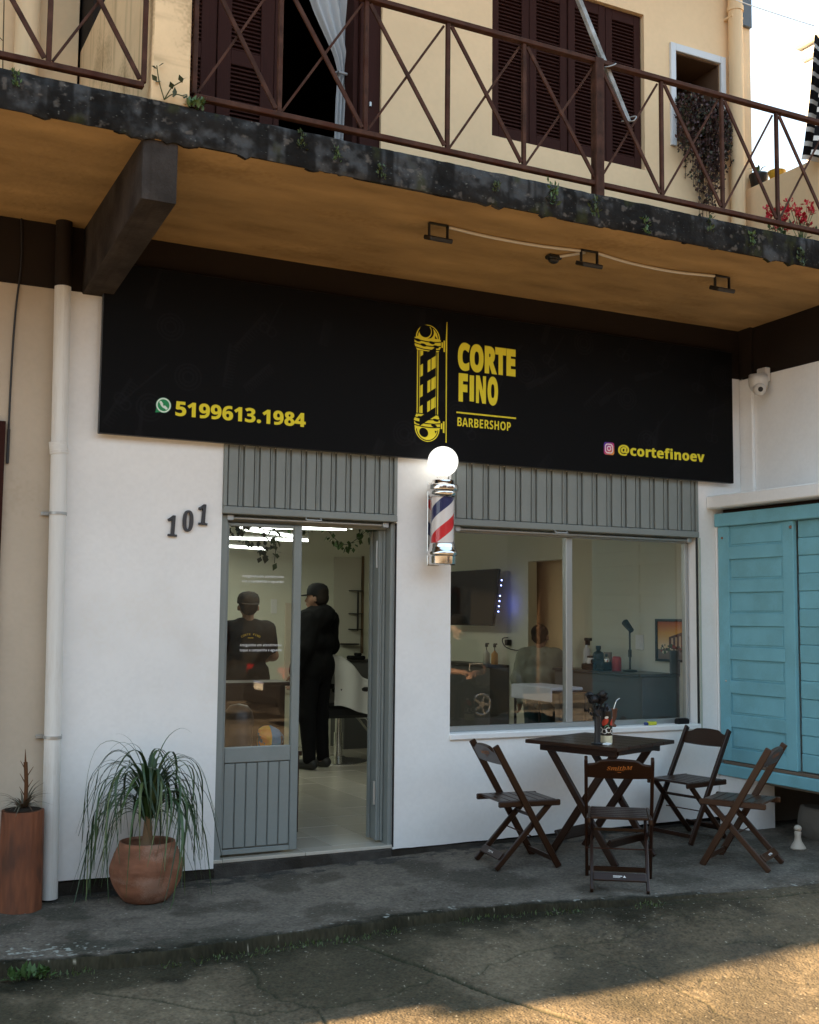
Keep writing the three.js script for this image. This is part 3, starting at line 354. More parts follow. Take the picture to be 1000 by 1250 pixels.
    path(() => { c.rect(310, 225, 14, 44); c.rect(328, 210, 16, 90); c.rect(310, 862, 14, 44); c.rect(328, 845, 16, 90); c.moveTo(348, 200); c.lineTo(356, 60); c.lineTo(362, 60); c.lineTo(362, 1010); c.lineTo(354, 1010); }, Y); c.restore();
  });
  t.anisotropy = 16;
  const s = thing('shop_sign', 'long black banner sign with yellow lettering and drawn barber pole over the shop front', 'sign');
  part(s, 'board', bx(X0, X1, Y0, Y1, 0.0225, 0.0585, 0.003), std([0.03, 0.035, 0.04], 0.5)); part(s, 'printed_face', quad(X1 - X0 - 0.006, Y1 - Y0 - 0.006, (X0 + X1) / 2, (Y0 + Y1) / 2, 0.0615), phys(0xffffff, 0.6, { map: t, specularIntensity: 0.25 }));
}
// ------------------------------------------------------------ barber pole lamp
{
  const p = thing('barber_pole', 'chrome barber pole with red white and blue stripes and a lit white globe', 'barber pole', [3.675, 1.82, 0.135]);
  const tilt = 0;
  part(p, 'base_cap', lathe([[0.0, 0], [0.088, 0], [0.092, 0.01], [0.092, 0.055], [0.098, 0.06], [0.104, 0.068], [0.104, 0.082], [0.098, 0.09], [0.092, 0.105], [0.09, 0.112], [0.086, 0.12], [0.086, 0.138], [0.08, 0.145], [0.06, 0.147]], 48), M.chrome);
  part(p, 'top_cap', lathe([[0.06, 0.447], [0.086, 0.449], [0.088, 0.462], [0.096, 0.466], [0.096, 0.482], [0.09, 0.486], [0.102, 0.492], [0.106, 0.5], [0.106, 0.526], [0.1, 0.532], [0.076, 0.536], [0.074, 0.56], [0.07, 0.565], [0.04, 0.568], [0.04, 0.59], [0.0, 0.59]], 48), M.chrome);
  const st = tex(256, 256, (u, v) => { const k = (((u - v * 0.83 + 0.9) % 1) + 1) % 1; return k < 0.24 ? [0.07, 0.1, 0.34] : k < 0.5 ? [0.9, 0.88, 0.87] : k < 0.74 ? [0.83, 0.08, 0.12] : [0.9, 0.88, 0.87]; });
  part(p, 'striped_cylinder', plain(new THREE.CylinderGeometry(0.074, 0.074, 0.302, 48, 1, true)).translate(0, 0.297, 0), std(0xffffff, 0.5, { map: st })); part(p, 'glass_tube', plain(new THREE.CylinderGeometry(0.082, 0.082, 0.302, 48, 1, true)).translate(0, 0.297, 0), phys([1, 1, 1], 0.03, { transmission: 1, thickness: 0, ior: 1.5 }));
  part(p, 'wall_bracket', [bx(-0.03, 0.03, 0.02, 0.07, -0.133, -0.08), bx(-0.03, 0.03, 0.48, 0.52, -0.133, -0.08), bx(-0.045, 0.045, 0.0, 0.56, -0.134, -0.128)], M.chrome);
  part(p, 'globe', ball(0.102, 0, 0.69, 0, 1, 1, 1, 32), std([0.9, 0.9, 0.88], 0.3, { emissive: lin(1, 0.97, 0.9), emissiveIntensity: 0.22 }), 'lit white glass globe');
  const l = new THREE.PointLight(lin(1, 0.95, 0.86), 0.005, 0, 2); l.position.set(3.675, 2.51, 0.135); l.shadow.radius = 4; l.castShadow = true; scene.add(l);
}
// ------------------------------------------------------------ pipes, house number, cables
{
  const d = thing('downpipe', 'white plastic downpipe running down the wall beside the terracotta pot', 'pipe');
  part(d, 'pipe', rod([1.235, -0.11, 0.062], [1.185, 3.37, 0.062], 0.047, 24), M.pvc); part(d, 'pipe_top', rod([1.185, 3.371, 0.062], [1.178, 3.79, 0.062], 0.0475, 24), M.brown, 'upper end of the pipe painted dark brown');
  part(d, 'socket', rod([1.199, 2.39, 0.062], [1.191, 2.46, 0.062], 0.052, 24), M.pvc);
  for (const y of [2.045, 0.78]) { const x = 1.235 - 0.05 * (y + 0.11) / 3.48; part(d, 'clamp', [rod([x, y - 0.008, 0.062], [x + 0.0002, y + 0.008, 0.062], 0.0515, 24), bx(x - 0.085, x - 0.04, y - 0.01, y + 0.01, 0.0, 0.02), bx(x + 0.04, x + 0.06, y - 0.01, y + 0.01, 0.0, 0.02)], M.alu); }
  single('rain_pipe', 'cream painted rain pipe at the upper floor corner beside the wall niche', 'pipe', [rod([6.36, 3.99, 0.07], [6.36, 7.3, 0.07], 0.058, 20), rod([6.36, 6.36, 0.07], [6.36, 6.4, 0.07], 0.066, 20), bx(6.30, 6.42, 6.3, 6.32, 0.0, 0.1)], M.yellow);
  single('rain_pipe', 'cream painted rain pipe on the upper wall behind the low partition', 'pipe', [rod([1.0, 3.99, -0.46], [1.0, 7.2, -0.46], 0.075, 20)], M.yellow);
  const font = await new FontLoader().loadAsync('fonts/droid/droid_serif_bold.typeface.json');
  for (const [ch, x, y, r] of [['1', 1.888, 2.008, -0.05], ['0', 1.983, 2.042, -0.03], ['1', 2.076, 2.085, -0.06]]) { const g = new TextGeometry(ch, { font, size: 0.115, depth: 0.012, curveSegments: 8, bevelEnabled: true, bevelThickness: 0.002, bevelSize: 0.002, bevelSegments: 1 }); g.center().scale(0.8, 1.08, 1).rotateZ(r).translate(x, y, 0.01); single('house_number', ch === '0' ? 'dark metal digit zero of the house number on the white wall' : 'dark metal digit one of the house number on the white wall', 'house number', plain(g), std([0.06, 0.06, 0.065], 0.45, { metalness: 0.5 }), 'digits of the house number'); }
  single('wall_cable', 'thin black cable hanging down the beige wall', 'cable', [tube([[0.945, 3.76, 0.012], [0.955, 3.5, 0.01], [0.935, 3.2, 0.008], [0.925, 2.8, 0.008], [0.925, 2.35, 0.008]], 0.006, 40), bx(0.917, 0.933, 2.32, 2.52, 0.0, 0.014)], M.black);
  const wf = thing('side_window', 'dark brown wooden window frame at the edge of the beige wall', 'window'); part(wf, 'frame', [bx(0.80, 0.905, 0.36, 2.56, -0.001, 0.03), bx(-0.3, 0.80, 2.48, 2.56, -0.001, 0.03), bx(-0.3, 0.80, 0.36, 0.44, -0.001, 0.03)], M.shutter); part(wf, 'shutter', bx(-0.3, 0.80, 0.44, 2.48, -0.001, 0.012), M.shutter);
  single('overhead_wire', 'thin black wire crossing the sky beyond the balcony', 'wire', tube([[5.2, 6.9, 0.9], [7.2, 6.75, 1.0], [10, 6.45, 1.1], [14, 6.1, 1.2], [22, 6.2, 1.3]], 0.006, 60, 5), M.black);
}
// ------------------------------------------------------------ security camera
{
  const c = thing('security_camera', 'small white dome security camera on the side wall', 'camera', [6.428, 3.30, 0.27]);
  const w = std([0.62, 0.6, 0.56], 0.4);
  part(c, 'mount', [bx(-0.05, 0, 0.0, 0.11, -0.05, 0.05, 0.006), bx(-0.10, -0.03, 0.03, 0.06, -0.03, 0.03, 0.006)], w); const h = part(c, 'housing', [ball(0.072, -0.1, -0.02, 0.02, 1, 1.05, 1, 24), lathe([[0.0, 0.05], [0.07, 0.045], [0.075, 0.0], [0.072, -0.02]], 28).translate(-0.1, 0.0, 0.02)], w); part(h, 'lens_housing', ball(0.05, -0.128, -0.075, 0.06, 1, 1, 1, 20), w); part(h, 'lens', ball(0.02, -0.15, -0.082, 0.094, 1, 1, 1, 14), M.black);
}
// ------------------------------------------------------------ floodlights under the balcony and their conduit
{
  const ys = (z) => 3.755 + 0.03 * z, lab = ['small black floodlight under the balcony at the end of the white cable', 'small black floodlight under the balcony at the joint of the white cables', 'small black floodlight under the balcony nearest the security camera'];
  [[3.15, 1.02], [4.22, 1.035], [5.32, 1.02]].forEach(([x, z], i) => { const f = thing('floodlight', lab[i], 'lamp', [x, ys(z), z], 0, 'floodlights under the balcony'); part(f, 'bracket', [bx(-0.065, -0.057, -0.085, -0.003, -0.012, 0.012), bx(0.057, 0.065, -0.085, -0.003, -0.012, 0.012), bx(-0.065, 0.065, -0.01, -0.002, -0.012, 0.012)], M.black); const h = part(f, 'housing', cbox(0.15, 0.10, 0.028, 0.006).rotateX(-1.2).translate(0, -0.095, 0.0), M.black); part(h, 'front_glass', cbox(0.12, 0.075, 0.003, 0.001).rotateX(-1.2).translate(0, -0.1, -0.012), std([0.12, 0.12, 0.11], 0.15)); });
  const sn = thing('motion_sensor', 'small black motion sensor under the balcony beside the middle floodlight', 'sensor', [4.07, ys(0.86), 0.86]); part(sn, 'housing', [bx(-0.05, 0.05, -0.03, -0.002, -0.03, 0.03, 0.008), ball(0.03, 0.0, -0.035, 0.0, 1.2, 0.7, 1)], M.black);
  const cw = std([0.62, 0.58, 0.5], 0.5); const cab = (n, l, pts) => single(n, l, 'cable', tube(pts.map(([x, z, s]) => [x, ys(z) - 0.012 - (s || 0), z]), 0.0095, 40), cw, 'white cables under the balcony');
  cab('light_cable', 'white cable under the balcony curving between two floodlights from its end', [[3.22, 1.02], [3.5, 0.99], [3.85, 0.99], [4.16, 1.03]]); cab('light_cable', 'white cable under the balcony drooping towards the floodlight by the security camera', [[4.28, 1.04], [4.6, 0.98], [4.95, 0.97], [5.26, 1.02]]); cab('light_cable', 'short white cable from the motion sensor to the middle floodlight', [[4.1, 0.88], [4.16, 0.96], [4.2, 1.02]]);
}
// ------------------------------------------------------------ balcony railings
function railing(xs, label, posts) {
  const r = thing('balcony_railing', label, 'railing', [0, 0, 0], 0, 'balcony railings'), z = 1.375, a = xs[0], b = xs[xs.length - 1];
  part(r, 'top_rail', bx(a, b, 4.815, 4.842, z - 0.022, z + 0.022), M.rust); part(r, 'bottom_rail', bx(a, b, 4.052, 4.08, z - 0.02, z + 0.02), M.rust);
  xs.forEach((x, i) => { if (posts.includes(i)) part(r, 'post', bx(x - 0.03, x + 0.03, 3.985, 4.846, z - 0.03, z + 0.03, 0.004), M.rust); else part(r, 'baluster', bx(x - 0.012, x + 0.012, 4.081, 4.814, z - 0.012, z + 0.012), M.rust);
    if (i + 1 < xs.length) { part(r, 'diagonal_bar', bar([x + 0.02, 4.80, z + 0.005], [xs[i + 1] - 0.02, 4.095, z + 0.005], 0.024, 0.012), M.rust); part(r, 'diagonal_rod', bar([x + 0.02, 4.095, z - 0.012], [xs[i + 1] - 0.02, 4.80, z - 0.012], 0.013, 0.01), M.rust); } });
}
railing([1.56, 2.013, 2.505, 3.011, 3.516, 4.04, 4.525, 5.013, 5.482, 5.96, 6.44], 'rusty brown balcony railing of crossed bars over the shop sign', [5, 10]);
railing([-1.1, -0.61, -0.12, 0.37, 0.851, 1.305], 'rusty brown balcony railing of crossed bars ending at the stained pillar', [0]);
{
  const s = thing('clothesline_arm', 'grey galvanised metal arm tied slanting to the balcony railing', 'pole'); part(s, 'arm', bar([3.72, 5.62, 1.335], [4.30, 4.52, 1.335], 0.03, 0.03), M.galv); part(s, 'tie', tube([[4.12, 4.86, 1.31], [4.16, 4.835, 1.40], [4.10, 4.8, 1.405], [4.09, 4.84, 1.31], [4.12, 4.86, 1.31]], 0.004), M.galv); part(s, 'tie', tube([[4.285, 4.55, 1.31], [4.32, 4.54, 1.39], [4.3, 4.51, 1.39], [4.27, 4.53, 1.31]], 0.004), M.galv);
}
// ------------------------------------------------------------ curtain
{
  const P = [], I = [], nu = 60, nv = 60, prof = [[3.99, 2.96, 3.10], [4.6, 2.985, 3.115], [5.02, 3.0, 3.125], [5.2, 3.015, 3.125], [5.32, 2.98, 3.15], [5.6, 2.83, 3.18], [6.0, 2.66, 3.2], [6.45, 2.56, 3.2]];
  for (let j = 0; j <= nv; j++) { const y = lerp(4.0, 6.44, j / nv), x0 = curve(prof.map((p) => [p[0], p[1]]), y), x1 = curve(prof.map((p) => [p[0], p[2]]), y), w = (x1 - x0); for (let i = 0; i <= nu; i++) { const t = i / nu; P.push(lerp(x0, x1, t), y, -0.2 + 0.022 * Math.sin(t * 31 + 1.5 * Math.sin(y * 2)) * (0.6 + w) + 0.01 * fbm(t * 8, y * 3, 2, 161)); if (i && j) { const a = P.length / 3 - 1, b = a - 1, c = a - nu - 1, d = c - 1; I.push(d, b, c, b, a, c); } } }
  const g = new THREE.BufferGeometry(); g.setAttribute('position', new THREE.Float32BufferAttribute(P, 3)); g.setIndex(I); g.computeVertexNormals();
  const c = thing('curtain', 'pale grey curtain tied back in the open balcony doorway', 'curtain'); part(c, 'cloth', uvBox(g), phys([0.62, 0.64, 0.66], 0.95, { side: THREE.DoubleSide, transmission: 0.3, thickness: 0 })); part(c, 'tie', tube([[3.005, 5.19, -0.17], [3.07, 5.18, -0.155], [3.135, 5.2, -0.17], [3.14, 5.22, -0.23], [3.07, 5.2, -0.25], [3.0, 5.2, -0.22], [3.005, 5.19, -0.17]], 0.01, 30), std([0.4, 0.41, 0.43], 0.9));
}
// ------------------------------------------------------------ plants
function leafGeo(l, w, curl = 0.15) { return plain((() => { const g = new THREE.BufferGeometry(); g.setAttribute('position', new THREE.Float32BufferAttribute([0, 0, 0, -w / 2, l * 0.45, curl * l * 0.3, 0, l * 0.45, 0, w / 2, l * 0.45, curl * l * 0.3, 0, l, curl * l], 3)); g.setAttribute('uv', new THREE.Float32BufferAttribute([0, 0, 0, 1, 0.5, 0, 1, 1, 0, 1], 2)); g.setIndex([0, 2, 1, 0, 3, 2, 1, 2, 4, 2, 3, 4]); g.computeVertexNormals(); return g; })()); }
const leaves = (n, at, l0, l1, ratio) => { const gs = []; for (let i = 0; i < n; i++) { const q = at(i); if (!q) continue; const l = rr(l0, l1); gs.push(xf(leafGeo(l, l * ratio), q[0], q[1], q[2], q[3] ?? rr(-1.2, 1.6), q[4] ?? rr(0, 6.3), rr(-0.5, 0.5))); } return gs; };
{
  const h = thing('hanging_plant', 'trailing purple brown plant spilling out of the wall niche', 'plant');
  const strands = []; for (let i = 0; i < 95; i++) { const x = rr(5.765, 6.27), u = (x - 6.02) / 0.25, len = 0.32 + 0.62 * Math.exp(-((u + 0.05) ** 2) * 2.2) * rr(0.35, 1) ; strands.push([x, rr(5.42, 5.62), rr(-0.05, 0.03), len, rr(-0.06, 0.06), rr(0.04, 0.15)]); }
  const at = (s, t) => [s[0] + s[4] * t, s[1] - s[3] * t * (0.25 + 0.75 * t) * 1.05, s[2] + s[5] * Math.sin(Math.min(1, t * 2.2) * 1.4)];
  const cols = [[0.045, 0.02, 0.022], [0.07, 0.032, 0.03], [0.032, 0.035, 0.018]]; cols.forEach((c, k) => { const m = part(h, 'foliage', leaves(1600, () => { const s = strands[Math.floor(rnd() * strands.length)], p = at(s, rnd()); return [p[0] + rr(-0.02, 0.02), p[1], p[2] + rr(-0.015, 0.02)]; }, 0.018, 0.038, 0.75), smallLeaf(c)); m.userData.kind = 'stuff'; });
  part(h, 'stem', strands.slice(0, 60).map((s) => tube([0, 0.3, 0.65, 1].map((t) => at(s, t)), 0.0022, 8, 4)), std([0.06, 0.035, 0.025], 0.8)); part(h, 'planter', bx(5.80, 6.24, 5.2, 5.42, -0.3, -0.06, 0.01), M.terracotta);
}
// small weeds rooted in the slab
function weed(x, y, z, s, col, label, n = 26, hang = false) { const w = thing('weed', label, 'plant', [x, y, z], 0, 'weeds growing on the balcony edge'); part(w, 'leaves', leaves(n, () => { const a = rr(0, 6.28), r = s * Math.sqrt(rnd()) * 0.6; return [r * Math.cos(a), hang ? rr(-s * 1.6, s * 0.3) : rr(-0.005, s * 0.5), Math.abs(r * Math.sin(a)) * 0.5 + 0.004, rr(-0.6, 1.4)]; }, s * 0.35, s * 0.7, 0.5), smallLeaf(col)); part(w, 'stem', tube([[0, hang ? s * 0.4 : 0, 0], [0.002, hang ? -s * 0.4 : s * 0.25, 0.006], [0, hang ? -s * 1.2 : s * 0.5, 0.005]], 0.0018, 6, 4), std([0.05, 0.06, 0.02], 0.8)); }
{
  const g1 = [0.06, 0.105, 0.025], g2 = [0.045, 0.07, 0.02];
  weed(1.56, 3.985, 1.41, 0.075, g1, 'low green moss tuft on the balcony edge at the foot of the stained pillar', 60);
  [[2.12, 0.05], [2.32, 0.04], [2.58, 0.045], [3.68, 0.075], [3.98, 0.06], [4.35, 0.05], [4.86, 0.05], [5.2, 0.05], [5.62, 0.06], [0.7, 0.04], [3.3, 0.035]].forEach(([x, s], i) => weed(x, 3.965 - (i % 3) * 0.045, 1.425, s, i % 2 ? g1 : g2, 'tiny green weed hanging on the stained balcony edge', 30, true));
  const w = thing('sprout', 'leafy sprout growing at the foot of the stained balcony pillar', 'plant', [1.40, 4.0, 1.415]); const st = [[[0, 0, 0], [-0.03, 0.08, 0.01], [-0.045, 0.16, 0.01]], [[0, 0, 0], [0.03, 0.06, 0.02], [0.075, 0.10, 0.02]], [[0, 0, 0], [0.04, 0.03, 0.02], [0.09, 0.03, 0.02]]]; part(w, 'stem', st.map((p) => tube(p, 0.003, 8, 5)), std([0.07, 0.07, 0.03], 0.8)); for (const p of st) for (let k = 0; k < 4; k++) part(w, 'leaf', leaves(1, () => { const e = p[k % 2 + 1]; return [e[0] + rr(-0.012, 0.012), e[1] + rr(-0.02, 0.01), e[2], rr(0, 1)]; }, 0.03, 0.045, 0.7)[0], smallLeaf([0.03, 0.05, 0.025]));
  const v = thing('dry_twig', 'thin dry twig on the cream wall behind the balcony railing', 'twig', [0.62, 4.0, 1.2]); part(v, 'stem', [tube([[0.05, 0, 0], [0.045, 0.2, 0], [0.04, 0.45, 0]], 0.003, 8, 4), tube([[0.045, 0.22, 0], [0.0, 0.26, 0], [-0.03, 0.33, 0]], 0.0022, 8, 4), tube([[0.045, 0.02, 0], [0.09, 0.01, 0.01]], 0.003, 6, 4)], std([0.12, 0.09, 0.05], 0.9));
  const wk = thing('kerb_weed', 'green weed growing at the foot of the kerb among white lichen', 'plant', [0.95, -0.2, 1.18]); part(wk, 'leaves', leaves(70, () => [rr(-0.09, 0.10), rr(0, 0.03), rr(-0.03, 0.05), rr(-0.2, 1.3)], 0.025, 0.055, 0.55), smallLeaf([0.045, 0.095, 0.02]));
  const gk = []; for (let i = 0; i < 700; i++) { const x = rr(0.5, 4.3), z = kerbZ(x) + rr(0.02, 0.11); if (fbm(x * 3, 7, 2, 171) < 0.45) continue; gk.push(xf(leafGeo(rr(0.012, 0.03), rr(0.004, 0.010)), x, roadY(x, z) + 0.0, z, rr(-0.6, 1.0), rr(0, 6.3), rr(-0.4, 0.4))); } const m = part(scene, 'kerb_moss', gk, smallLeaf([0.05, 0.075, 0.018])); m.userData = { kind: 'stuff', label: 'moss and tiny grass along the kerb', category: 'moss' };
}
// red flowers behind the railing, pots on the parapet
{
  const red = phys([0.55, 0.012, 0.03], 0.6, { side: THREE.DoubleSide }), green = smallLeaf([0.07, 0.11, 0.03]);
  function flowers(x, z, h, spread, label, n) { const f = thing('red_flowers', label, 'plant', [x, 3.99, z], 0, 'red flowers on the balcony floor'); part(f, 'pot', lathe([[0, 0], [0.06, 0], [0.075, 0.03], [0.07, 0.04], [0, 0.035]], 20), M.terracotta); const tips = []; for (let i = 0; i < n; i++) { const a = rr(0, 6.28), r = spread * Math.sqrt(rnd()), t = [r * Math.cos(a), h * rr(0.45, 1), r * Math.sin(a) * 0.5]; tips.push(t); } part(f, 'stem', tips.map((t) => tube([[0, 0.03, 0], [t[0] * 0.5, t[1] * 0.6, t[2] * 0.5], t], 0.0025, 8, 4)), green); for (const t of tips) part(f, 'blossom', leaves(16, () => [t[0] + rr(-0.02, 0.02), t[1] + rr(-0.018, 0.02), t[2] + rr(-0.02, 0.02), rr(-1.5, 1.5)], 0.016, 0.032, 0.7), red); part(f, 'leaves', leaves(26, () => [rr(-spread, spread) * 0.8, rr(0.03, h * 0.55), rr(-0.04, 0.04)], 0.03, 0.06, 0.45), green); }
  flowers(5.66, 1.2, 0.27, 0.095, 'dense cluster of red flowers on the balcony behind the railing', 15); flowers(5.87, 1.2, 0.34, 0.12, 'loose spray of red flowers on tall stems behind the railing', 17);
  const pot = (name, label, x, z, r, h, mat, lv) => { const p = thing(name, label, 'plant pot', [x, 4.931, z]); part(p, 'pot', lathe([[0, 0], [r * 0.8, 0], [r, h * 0.85], [r * 1.06, h * 0.86], [r * 1.06, h], [r * 0.93, h], [r * 0.9, h * 0.9], [0, h * 0.88]], 24), mat); for (let i = 0; i < lv; i++) { const a = rr(0, 6.28), R = rr(0.05, 0.11); part(p, 'leaf', blade([[0, h * 0.9, 0], [R * 0.4 * Math.cos(a), h + 0.05, R * 0.4 * Math.sin(a)], [R * Math.cos(a), h + rr(0.02, 0.09), R * Math.sin(a)]], (t) => 0.009 * Math.sin(Math.PI * Math.min(0.97, 0.1 + t * 0.9)), 6), smallLeaf([0.10, 0.16, 0.06])); } };
  pot('black_pot', 'black plastic plant pot on the cream parapet', 6.57, 0.085, 0.075, 0.11, M.black, 9); pot('yellow_pot', 'yellow plant pot on the cream parapet beside a black pot', 6.57, 0.28, 0.065, 0.07, std([0.62, 0.35, 0.03], 0.5), 0); pot('small_pot', 'small plant pot with pale leaves at the front of the cream parapet', 6.57, 0.78, 0.05, 0.06, M.terracotta, 5);
  const lp = thing('leafy_seedling', 'broad leaved seedling on the balcony floor by the cream parapet', 'plant', [5.62, 3.99, 0.75]); part(lp, 'stem', tube([[0, 0, 0], [0.01, 0.08, 0], [0, 0.14, 0]], 0.004, 6, 5), green); for (let i = 0; i < 6; i++) { const a = i * 1.1, R = 0.13; part(lp, 'leaf', blade([[0, 0.10, 0], [R * 0.5 * Math.cos(a), 0.17, R * 0.5 * Math.sin(a)], [R * Math.cos(a), 0.13, R * Math.sin(a)]], (t) => 0.028 * Math.sin(Math.PI * Math.min(0.97, 0.08 + t * 0.9)), 7), smallLeaf([0.12, 0.2, 0.06])); }
}
// striped garment on a line
{
  const t = tex(32, 256, (u, v) => ((v * 9) % 1) < 0.34 ? [0.82, 0.8, 0.77] : [0.07, 0.06, 0.065], true, 1, 1); t.repeat.set(1, 1);
  const s = thing('striped_shirt', 'black and white striped knitted shirt hanging on a line at the balcony end', 'shirt', [6.5, 0, 0.9]);
  const P = [], U = [], I = [], nx = 24, ny = 40; for (let j = 0; j <= ny; j++) for (let i = 0; i <= nx; i++) { const v = j / ny, y = lerp(4.86, 5.86, v), x0 = lerp(-0.215, -0.06, Math.pow(v, 0.8)), x1 = 0.42 - 0.05 * v, q = i / nx, x = lerp(x0, x1, q); P.push(x, y + 0.04 * q * (1 - v), 0.012 * Math.sin(q * 13 + v * 2) + 0.004 * Math.sin(q * 31)); U.push(q, v); if (i && j) { const a = P.length / 3 - 1, b = a - 1, c = a - nx - 1, d = c - 1; I.push(d, b, c, b, a, c); } }
  const g = new THREE.BufferGeometry(); g.setAttribute('position', new THREE.Float32BufferAttribute(P, 3)); g.setAttribute('uv', new THREE.Float32BufferAttribute(U, 2)); g.setIndex(I); g.computeVertexNormals(); const cl = std(0xffffff, 0.95, { map: t, side: THREE.DoubleSide }); part(s, 'body_cloth', plain(g), cl); const g2 = plain(g.clone().translate(0.03, 0.01, -0.12)); part(s, 'back_cloth', g2, cl);
  single('clothes_line', 'thin white clothes line above the balcony end', 'line', tube([[4.1, 5.92, 0.88], [6, 5.87, 0.875], [9, 5.95, 0.87]], 0.0035, 24, 5), M.paper);
}
// ponytail palm in a swirled terracotta pot
{
  const p = thing('ponytail_palm', 'ponytail palm with long drooping leaves in a round terracotta pot by the white wall', 'potted plant', [1.725, -0.125, 0.27]);
  const g = new THREE.LatheGeometry([[0, 0], [0.10, 0], [0.125, 0.012], [0.148, 0.04], [0.165, 0.07], [0.18, 0.105], [0.192, 0.14], [0.198, 0.165], [0.2, 0.19], [0.198, 0.212], [0.193, 0.235], [0.184, 0.26], [0.172, 0.285], [0.158, 0.31], [0.154, 0.33], [0.142, 0.332], [0.138, 0.315], [0.15, 0.27], [0, 0.265]].map((a) => new THREE.Vector2(...a)), 96), q = g.attributes.position;
  for (let i = 0; i < q.count; i++) { const x = q.getX(i), y = q.getY(i), z = q.getZ(i), a = Math.atan2(z, x), r = Math.hypot(x, z), m = sstep(0.02, 0.10, y) * sstep(0.28, 0.2, y) * (r > 0.12 ? 1 : 0), k = 1 + 0.05 * m * (Math.abs(Math.sin(4 * a + 8 * y)) * 2 - 1.2); q.setXYZ(i, x * k, y, z * k); } g.computeVertexNormals(); part(p, 'pot', plain(g), M.terracotta, 'round terracotta pot with swirled flutes');
  part(p, 'soil', lathe([[0, 0.285], [0.08, 0.29], [0.147, 0.28]], 24), M.soil);
  part(p, 'trunk', lathe([[0.055, 0.28], [0.045, 0.30], [0.03, 0.34], [0.025, 0.39], [0.022, 0.43], [0.02, 0.5], [0, 0.51]], 20), std([0.2, 0.13, 0.075], 0.9));
  const mats = [[0.026, 0.06, 0.017], [0.04, 0.085, 0.022], [0.017, 0.042, 0.013], [0.09, 0.125, 0.04]].map((c) => phys(c, 0.5, { side: THREE.DoubleSide }));
  for (let i = 0; i < 140; i++) { let a = rr(0, 6.283); const drift = rr(-0.09, 0.09), end = rr(-1.55, -1.0), up = rnd(), y0 = 0.43 + 0.1 * rnd(), el = i < 18 ? rr(1.15, 1.5) : rr(0.4, 1.3), L = rr(0.75, 1.25) * (i < 18 ? 0.62 : 1), pts = []; let r = 0.015, y = y0, th = el; const n = 12; for (let k = 0; k <= n; k++) { a += drift; const c = Math.cos(a), s = Math.sin(a); pts.push([r * c, Math.max(0.03, y), r * s * (s < 0 ? 0.55 : 0.95)]); r += L / n * Math.max(0.02, Math.cos(th)) * (th < -1.2 ? 0.3 : 0.5); y += L / n * Math.sin(th); th -= rr(0.24, 0.46) * (el > 1.3 ? 0.55 : 1) * (0.45 + 1.0 * k / n); th = Math.max(th, end); } const w0 = rr(0.0075, 0.0125); part(p, 'leaf', blade(pts, (t) => w0 * (t < 0.08 ? 0.7 + t * 3.7 : 1 - 0.86 * Math.pow((t - 0.08) / 0.92, 1.4)), 16, 0.3), mats[i % 7 === 0 ? 3 : i % 3]); }
}
